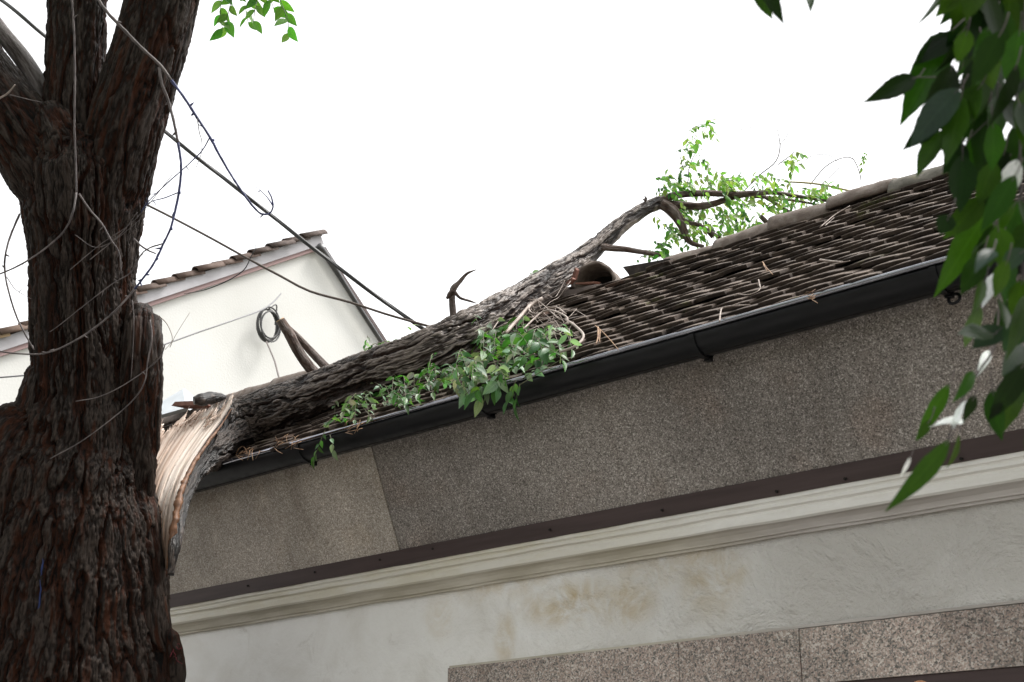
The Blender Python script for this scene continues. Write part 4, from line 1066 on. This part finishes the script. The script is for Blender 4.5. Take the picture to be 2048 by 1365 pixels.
for (p0, p1) in [((1728, 302), (1722, 340)), ((1732, 306), (1728, 325))]:
    sprig(Bl, Bt, PD(*p0, 8.7), PD(*p1, 8.7), 5, .032, YG, 0, .5, -CF, .001)
Bl.build("foliage", M_leaf, ftree); t_ = Bt.build("twigs", M_twig, ftree); t_["kind"] = "stuff"; t_["label"] = "fine twigs beyond the ridge"

# foliage spilling over the gutter
Bl, Bt, Bs = MB(), MB(), MB()
def gut_sprig(x, y, ang, Lp, n, ll, pal, off, **kw):
    y -= 9 if x > 900 else 15
    if x < 900: ll *= .72
    c_, s_ = math.cos(ang), math.sin(ang)
    p0 = PR(x - Lp / 2 * c_, y - Lp / 2 * s_, off); p1 = PR(x + Lp / 2 * c_, y + Lp / 2 * s_, off + random.gauss(0, .02))
    if p0[1] < Y0 - .25 or p1[1] < Y0 - .25: 
        p0 = PY(x - Lp / 2 * c_, y - Lp / 2 * s_, Y0 - 0.04); p1 = PY(x + Lp / 2 * c_, y + Lp / 2 * s_, Y0 - 0.06)
    sprig(Bl, Bs, p0, p1, n, ll, pal, .08, .46, (0, -.35, 1), .0018, **kw)
GC_ = [(1010, 690, 80, 36, 14), (950, 715, 60, 38, 11), (1060, 695, 70, 34, 10), (1000, 655, 66, 20, 7), (900, 755, 60, 26, 11), (990, 745, 60, 30, 9), (940, 775, 55, 18, 8), (860, 775, 44, 18, 9), (1110, 690, 36, 24, 4), (820, 792, 44, 14, 9), (1085, 715, 44, 20, 6), (760, 815, 50, 10, 8), (700, 832, 40, 10, 5)]
for cx_, cy_, rx, ry, n in GC_:
    for _ in range(int(n * 1.35)):
        a = random.uniform(0, 2 * math.pi); r = math.sqrt(random.random()); x, y = cx_ + rx * r * math.cos(a), cy_ + ry * r * math.sin(a)
        pal = GREENS if random.random() < .68 else PALES
        gut_sprig(x, y, random.uniform(.2, 2.9), random.uniform(30, 55), random.randint(4, 6), random.uniform(.058, .088), pal, random.uniform(-.01, .13))
def hang(x, y, x2, y2, n, ll, pal, Yv=None, sp=.9):
    Yv = Yv or Y0 - 0.05
    sprig(Bl, Bs, PY(x, y, Yv), PY(x2, y2, Yv - .01), n, ll, pal, .05, .5, (0, -1, .4), .0018, spread=sp)
hang(1032, 762, 1012, 808, 6, .075, GREENS[:2] + YG[2:], sp=.6); hang(1040, 768, 1030, 812, 4, .07, GREENS[1:3], sp=.5)
hang(985, 762, 962, 800, 5, .085, PALES, sp=.7); hang(1000, 745, 955, 785, 4, .08, PALES)
hang(905, 788, 940, 770, 4, .07, PALES); hang(1045, 758, 1085, 735, 5, .065, PALES, sp=.6); hang(650, 862, 628, 920, 9, .05, GREENS + YG[2:], sp=.5); hang(660, 870, 668, 905, 3, .05, PALES, sp=.4)
for (x, y, x2, y2) in [(640, 855, 700, 825), (690, 820, 730, 812), (760, 812, 830, 788), (800, 815, 840, 800), (700, 838, 660, 845), (780, 800, 840, 770), (850, 790, 800, 806), (1160, 685, 1090, 722), (1135, 660, 1142, 690)]:
    p0, p1 = PR(x, y, .05), PR(x2, y2, .06)
    sprig(Bl, Bt, p0, p1, 6, .05, YG[2:] + GREENS + PALES[:1], .1, .5, (0, -.3, 1), .0018)
# tuft beyond the log
for (x, y, x2, y2, d) in [(735, 672, 730, 700, 7.98), (752, 690, 790, 682, 7.98), (760, 685, 735, 698, 7.98), (770, 690, 745, 704, 7.95), (812, 658, 828, 650, 7.9), (1058, 552, 1066, 546, 8.15)]:
    sprig(Bl, Bt, PD(x, y, d), PD(x2, y2, d), 5 if x < 800 else 2, .05, PALES + GREENS, .1, .5, (0, -.3, 1), .0015)
f2 = Bl.build("foliage", M_leaf, ftree); f2["label"] = "clump of green and pale leaves spilling over the gutter"
# bare twig tangle right of the clump
for _ in range(46):
    x, y = random.uniform(990, 1100), random.uniform(620, 700); a = random.uniform(-.9, .1); L = random.uniform(40, 110)
    lst = [(x + L * t * math.cos(a), y + L * t * math.sin(a) + 34 * t * t * random.uniform(0, 1.2) - random.uniform(0, 6)) for t in np.linspace(0, 1, 5)]
    pts = [PR(px, py, random.uniform(.05, .09)) for px, py in lst]; Bt.tube(pts, 0.0015, 5)
for lst, w in [([(1010, 668), (1035, 640), (1060, 612), (1085, 597)], 8), ([(1045, 660), (1090, 622), (1130, 632), (1136, 648)], 4), ([(1132, 640), (1150, 652), (1167, 672), (1152, 692), (1120, 705)], 5), ([(985, 660), (1010, 625), (1040, 598)], 2.5), ([(1062, 605), (1058, 620), (1075, 628), (1110, 615), (1132, 628)], 3), ([(1000, 640), (1030, 610), (1070, 600), (1120, 640)], 2)]:
    pts = [PR(px, py, .09) for px, py in lst]; Bt.tube(pts, [rpx(w, 7.3)] * len(pts), 7)
for lst, w in [([(700, 770), (715, 800), (745, 838)], 2.2), ([(930, 790), (960, 765), (1000, 740)], 2), ([(895, 772), (960, 715), (1010, 680)], 2.4), ([(1040, 770), (1080, 745), (1130, 715)], 2)]:
    pts = [PR(px, py, .05) for px, py in lst]; Bs.tube(pts, rpx(w * .8, 7.3), 6)
q_ = Bs.build("leaf_stalks", M_stalk, ftree); q_["kind"] = "stuff"
t_ = Bt.build("twigs", M_twig_pale, ftree); t_["kind"] = "stuff"; t_["label"] = "tangle of pale bare twigs beside the leaf clump"

# ================================================================== DEBRIS ON THE ROOF
def debris(name, lines, m, label, off=0.06, cat="dry twig"):
    B = MB()
    for lst, w in lines:
        pts = [PR(px, py, off) for px, py in lst]; B.tube(pts, [rpx(w, 6.6)] * (len(pts) - 1) + [rpx(w * .6, 6.6)], 6)
    o = B.build(name, m, None, True, True); return tag(o, label, cat, "dry twigs lying on the roof")
debris("dry_twig", [([(1439, 643), (1441, 626), (1446, 616), (1470, 612), (1500, 610)], 3.2)], M_twig_pale, "pale bent twig standing in the middle of the gutter", .05)
debris("dry_twig", [([(1473, 588), (1495, 590), (1515, 583), (1522, 575)], 2), ([(1517, 560), (1521, 575), (1528, 572)], 2.5)], M_twig_pale, "pale crooked twig on the tiles above the bent gutter twig", .06)
debris("dry_twig", [([(1525, 524), (1532, 535), (1546, 550)], 2.2), ([(1527, 530), (1535, 544)], 2)], M_straw, "short reddish twig lying high on the tiles right of centre", .06)
debris("dry_twig", [([(1190, 651), (1205, 664), (1222, 682), (1237, 700)], 2), ([(1196, 655), (1196, 675), (1192, 688)], 3.5), ([(1200, 660), (1199, 685)], 3)], M_straw, "rust brown twig with dead leaves right of the leaf clump", .06)
debris("dry_twig", [([(1640, 455), (1670, 430), (1700, 412)], 2.4), ([(1650, 452), (1668, 436)], 2)], M_twig_pale, "thin pale stick lying just below the ridge tiles", .06)
debris("dry_twig", [([(1640, 520), (1660, 523), (1685, 524)], 4), ([(1660, 530), (1700, 522)], 2)], M_twig_pale, "pale stick pair lying on the gutter edge near its right bracket", .05)
def straw(x0, x1, y0, y1, n, label):
    B = MB()
    for _ in range(n):
        x, y = random.uniform(x0, x1), random.uniform(y0, y1); a = random.uniform(-1.9, -.6) if random.random() < .7 else random.uniform(-.4, .8); L = random.uniform(12, 30)
        pts = [PR(x, y, .015), PR(x + L * .5 * math.cos(a) + random.gauss(0, 2), y + L * .5 * math.sin(a), .04), PR(x + L * math.cos(a), y + L * math.sin(a) * .8, .03)]; B.tube(pts, 0.0012, 5)
    return tag(B.build("straw", M_straw, None, True, True), label, "dry straw", "dry straw caught in the gutter")
straw(470, 515, 905, 925, 14, "rust straw sticking from the gutter beside the torn log end")
straw(545, 600, 880, 900, 14, "rust straw heap in the gutter under the leaning log")
straw(675, 720, 838, 868, 18, "rust straw tangle at the gutter beside the hanging green sprig")
straw(1608, 1625, 585, 600, 9, "small tuft of brown straw in the gutter right of the bent twig")

# ================================================================== CABLES
def cable(lst, w, m, label, name="overhead_cable", strands=1):
    pts = [PD(x, y, d) for x, y, d in lst]
    B = MB(); dm = np.mean([q[2] for q in lst])
    if strands == 1: B.tube(pts, rpx(w, dm), 8, 0.08)
    else:
        Pp, _ = smooth(pts, [1] * len(pts), 0.05); T, A, Bq = frames(Pp); s_ = np.arange(len(Pp)) * 0.05
        for k in range(strands):
            ph = s_ * 4 + 2 * math.pi * k / strands; r = rpx(w * .27, dm)
            B.tube(Pp + A * (r * np.cos(ph))[:, None] + Bq * (r * np.sin(ph))[:, None], rpx(w * .5, dm), 7, 0.06)
    return tag(B.build(name, m, None, True, True), label, "cable", "cables strung above the roof")
cable([(-260, -165, 9.6), (-20, -15, 9.3), (97, 78, 9.2), (210, 166, 9.1), (318, 254, 9.0), (400, 320, 8.9), (480, 382, 8.8), (560, 445, 8.7), (620, 492, 8.6), (700, 553, 8.5), (780, 612, 8.4), (850, 660, 8.3), (880, 676, 8.25)], 11, M_cable, "thick twisted black cable running down from top left to the log", strands=3)
cable([(-200, 190, 9.2), (60, 300, 9.0), (283, 405, 8.9), (400, 465, 8.7), (500, 520, 8.5), (560, 552, 8.45), (620, 583, 8.4), (700, 605, 8.35), (770, 628, 8.3), (840, 648, 8.2), (870, 656, 8.2)], 5, M_cable_b, "thinner brown cable crossing in front of the white gable")
cable([(-60, 760, 11.4), (100, 745, 11.6), (270, 708, 12.0), (400, 664, 12.6), (470, 640, 13.0), (520, 622, 13.6), (545, 606, 14.2), (562, 588, 14.6)], 3, M_cable_g, "thin grey wire reaching the cable coil on the white wall")
B = MB()
cc = PX(535, 650, WX + 0.12)
dW = depth_of(cc)
for k in range(5):
    t = np.linspace(0, 2 * math.pi, 25) + k
    rx, ry = rpx(36 - random.uniform(0, 4), dW) / 1.0, rpx(68 - random.uniform(0, 5), dW)
    yy = 1.0 / abs(ray(535, 650)[0] * 0 + CR[1])
    off = np.array([random.uniform(0, .05), random.gauss(0, .008), random.gauss(0, .01)])
    B.tube([cc + off + np.array([0, rx * yy * math.cos(q), ry * math.sin(q)]) for q in t], 0.010, 7)
B.tube([PX(538, 618, WX + .14), PX(552, 610, WX + .12), PX(553, 625, WX + .1), PX(550, 650, WX + .1)], 0.008, 6)
tag(B.build("cable_coil", M_cable, None, True, True), "black cable coil hanging against the white gable wall", "cable coil")
cable([(533, 684, 13.2), (540, 700, 12.6), (549, 722, 11.8), (556, 748, 10.8), (562, 770, 10.2)], 3.6, M_cable_b, "short brown cable dropping from the coil to the log")
B = MB(); B.tube([PD(512, 498, 6.9), PD(503, 512, 6.9), PD(488, 540, 6.9), PD(455, 562, 6.9), (PD(410, 580, 6.9)), PD(368, 588, 6.9)], [.0022, .0028, .003, .003, .0025, .0015], 6)
B.tube([PD(518, 432, 6.9), PD(512, 455, 6.9), PD(510, 478, 6.9), PD(512, 498, 6.9)], [.0012, .0008, .0007, .0015], 5)
tag(B.build("twig_strand", M_cable, None, True, True), "thin dark dangling twig in front of the white house verge", "twig")
# small rounded thing at the lower edge
B = MB(); pc = PY(1841, 1378, 4.9); n = 14; th = np.linspace(0, math.pi, n); G = np.zeros((n, 18, 3)); ph = np.linspace(0, 2 * np.pi, 18, endpoint=False)
for i, q in enumerate(th):
    r = 0.036 * math.sin(q) + (0.0003 if i in (0, n - 1) else 0)
    G[i] = pc + np.stack([r * np.cos(ph), r * np.sin(ph), np.full(18, -0.03 * math.cos(q))], -1)
B.grid(G, True, True, True)
B.tube([pc + np.array([0, 0, -.02]), np.array([pc[0], pc[1], 1.2]), np.array([pc[0], pc[1], GZ - .05])], [.02, .018, .018], 10)
tag(B.build("post_cap", M_orange, None, True, True), "pale orange rounded post top peeping up at the bottom edge", "post")

# ================================================================== NEAR LEAFY TREE (its hanging branch is at the right)
ntree = thing("leafy_tree", "near leafy branch with large dark green leaves hanging at the right edge", "tree", (1.55, 1.75, GZ))
B = MB()
tk = [np.array([1.95, 1.1, GZ - .05]), np.array([1.9, 1.15, 1.5]), np.array([1.75, 1.35, 2.9]), np.array([1.3, 1.7, 4.0]), np.array([0.6, 2.1, 4.7]), np.array([-.4, 2.6, 5.1])]
bark_tube(B, tk, [.17, .14, .12, .09, .06, .03], 90, 0.03, 0.016, .05, .2, 101, .05); B.build("trunk", M_bark, ntree)
DN = 2.35
Bl, Bt, Bw = MB(), MB(), MB()
DARK = [(0.014, 0.034, 0.006), (0.018, 0.042, 0.006), (0.009, 0.022, 0.006)]
MID = [(0.030, 0.066, 0.010), (0.038, 0.078, 0.011)]
GREY = [(0.055, 0.075, 0.065), (0.035, 0.05, 0.042)]
WHITE = [(0.80, 0.82, 0.82)]  # white tone paints the bright sky glare on these leaves
NL = [  # base x,y, tip x,y, width, tone, facing
    (1905, -70, 1853, 62, 74, 'd'), (1915, 70, 1822, 128, 54, 'd'), (1908, 60, 1798, 248, 70, 'd'), (1832, 155, 1730, 203, 42, 'd'), (1975, -60, 1942, 182, 76, 'd'), (1918, 178, 1812, 285, 72, 'g'),
    (1890, 225, 1803, 300, 40, 'x'), (1962, 170, 1868, 302, 60, 'd'), (1885, 262, 1832, 345, 46, 'd'), (1915, 145, 1876, 190, 26, 'd'), (2010, 200, 2040, 265, 60, 'd'), (1985, 245, 1992, 345, 46, 'd'),
    (1935, 60, 1915, 130, 40, 'd'), (2020, -40, 2012, 110, 62, 'd'), (2040, 60, 2022, 190, 66, 'd'), (1960, 110, 1925, 240, 56, 'd'), (1930, 290, 1886, 350, 50, 'x'), (1925, 310, 1920, 425, 56, 'd'), (1965, 395, 1888, 482, 54, 'd'),
    (1985, 405, 1868, 596, 66, 'm'), (1900, 430, 1880, 470, 40, 'd'), (1995, 470, 1942, 560, 50, 'm'), (1965, 505, 1922, 590, 46, 'd'), (2010, 300, 1975, 420, 60, 'd'), (1975, 280, 1940, 370, 50, 'd'),
    (2035, 320, 2000, 412, 40, 'w'), (1992, 545, 1966, 612, 26, 'w'), (1958, 612, 1925, 692, 36, 'g'), (1985, 668, 1925, 655, 44, 'g'), (2005, 655, 1945, 700, 52, 'g'), (2048, 640, 2005, 700, 50, 'g'), (2050, 500, 2000, 540, 40, 'g'), (1985, 500, 1958, 530, 36, 'g'),
    (1978, 702, 1960, 742, 20, 'w'), (1950, 745, 1905, 805, 32, 'm'), (1898, 768, 1832, 882, 30, 'm'), (1985, 780, 2000, 882, 44, 'd'), (1935, 802, 1902, 862, 34, 'w'), (1925, 838, 1856, 858, 40, 'w'), (1918, 868, 1906, 936, 26, 'm'),
    (1898, 880, 1784, 1032, 44, 'm'), (1822, 912, 1800, 962, 9, 'w'), (1860, 840, 1836, 880, 20, 'd'), (1950, 790, 1925, 850, 26, 'd'), (2030, 700, 2040, 830, 64, 'd'), (2020, 600, 1995, 690, 46, 'd'), (2045, 560, 2025, 640, 40, 'd'), (2000, 600, 2010, 660, 40, 'd'), (2030, 760, 2018, 860, 46, 'd'), (1970, 560, 1940, 630, 32, 'd'),
    (2040, 400, 2010, 480, 50, 'd'), (2010, 430, 2020, 520, 40, 'x'), (1520, -40, 1575, 52, 34, 'x'), (1510, -25, 1545, 40, 30, 'd'), (1608, -30, 1628, 18, 26, 'd'), (1470, -60, 1490, -5, 30, 'd'),
    (2048, -20, 2050, 90, 60, 'd'), (1940, -50, 1900, 20, 40, 'd'), (2000, 130, 1965, 230, 50, 'd'), (2030, 250, 2048, 340, 50, 'd'), (1990, 350, 1960, 440, 44, 'd'), (2048, 440, 2030, 540, 40, 'd'), (2015, 520, 1985, 600, 34, 'm'), (2046, 690, 2010, 740, 40, 'g')]
for _ in range(92):
    x = random.uniform(1960, 2200) if random.random() < .8 else random.uniform(1900, 2000); y = random.uniform(-150, 840) if x > 2030 else (random.uniform(-140, 560) if x > 1985 else random.uniform(-160, 230)); a = random.uniform(1.1, 2.3); L = random.uniform(85, 150)
    NL.append((x, y, x + L * math.cos(a), y + L * math.sin(a), random.uniform(34, 58), random.choice('ddddxxm') if y < 420 else random.choice('dddmmgx')))
for (bx, by, tx, ty, w, tone) in NL:
    d0 = DN + random.gauss(0, .12); d1 = d0 + random.gauss(0, .035)
    p0, p1 = PD(bx, by, d0), PD(tx, ty, d1)
    pal = {'d': DARK + MID[:1], 'm': MID, 'g': GREY, 'w': WHITE, 'x': DARK[2:]}[tone]
    nr = -CF + 0.35 * rng.standard_normal(3)
    if tone in 'gw': nr = -CF * .6 + np.array([0.3, -.1, .7])
    L = np.linalg.norm(p1 - p0); W = 2 * rpx(w, d0)
    leaf(Bw if tone == 'w' else Bl, p0, p1 - p0, nr, L, W, rcol(pal, .03 if tone == 'w' else .12), random.uniform(.05, .40), random.uniform(-.10, .26), 18, 0.03, random.gauss(0, .45))
    st_ = unit(p1 - p0); Bt.tube([p0 - st_ * .02 + CU * .008, p0 - st_ * .008, p0 + st_ * .01], [.0012, .001, .0008], 5)
for lst, w in [([(2010, -200), (2000, -40), (1985, 120), (1978, 260), (1985, 400), (1995, 500), (1998, 600), (1990, 690), (1960, 740), (1925, 800), (1895, 880)], 7), ([(1995, 0), (1940, 30), (1905, 60)], 4), ([(1985, 120), (1930, 160), (1890, 155), (1832, 155)], 3.5), ([(1978, 240), (1930, 285)], 3),
               ([(2050, -200), (2048, 100), (2040, 320), (2045, 560), (2030, 720), (1990, 780)], 7), ([(1985, 380), (1960, 400)], 3), ([(1925, 800), (1900, 770)], 3), ([(1600, -150), (1540, -70), (1515, -30)], 4), ([(1640, -120), (1608, -30)], 3), ([(2010, -200), (1800, -220), (1600, -150)], 6)]:
    pts = [PD(x, y, DN + random.gauss(0, .02)) for x, y in lst]; Bt.tube(pts, [rpx(w * (1 - .5 * i / len(pts)), DN) for i in range(len(pts))], 7)
br = Bt.build("hanging_branch", M_twig, ntree); Bl.build("leaves", M_leaf_near, br); Bw.build("pale_leaves", M_leaf_pale, br)["label"] = "pale leaves with painted sky glare"
unseen_crown("unseen_crown", 6500, ((-1.8, 6.0), (-1.5, 4.3), (4.2, 6.6)), ntree, M_leaf_near, DARK + MID, .17)
unseen_crown("unseen_crown", 5000, ((-11.0, 5.0), (-8.5, -3.0), (2.6, 7.5)), ntree, M_leaf_near, DARK + MID, .42)  # unseen leaves added over the street to block low sky from facade and rim
B = MB()
top = PD(2010, -200, DN); B.tube([np.array([1.75, 1.35, 2.9]), (np.array([1.75, 1.35, 2.9]) + top) / 2 + np.array([0, 0, .5]), top], [.05, .03, .008], 10)
B.build("branch", M_bark, ntree)

bpy.context.view_layer.update()
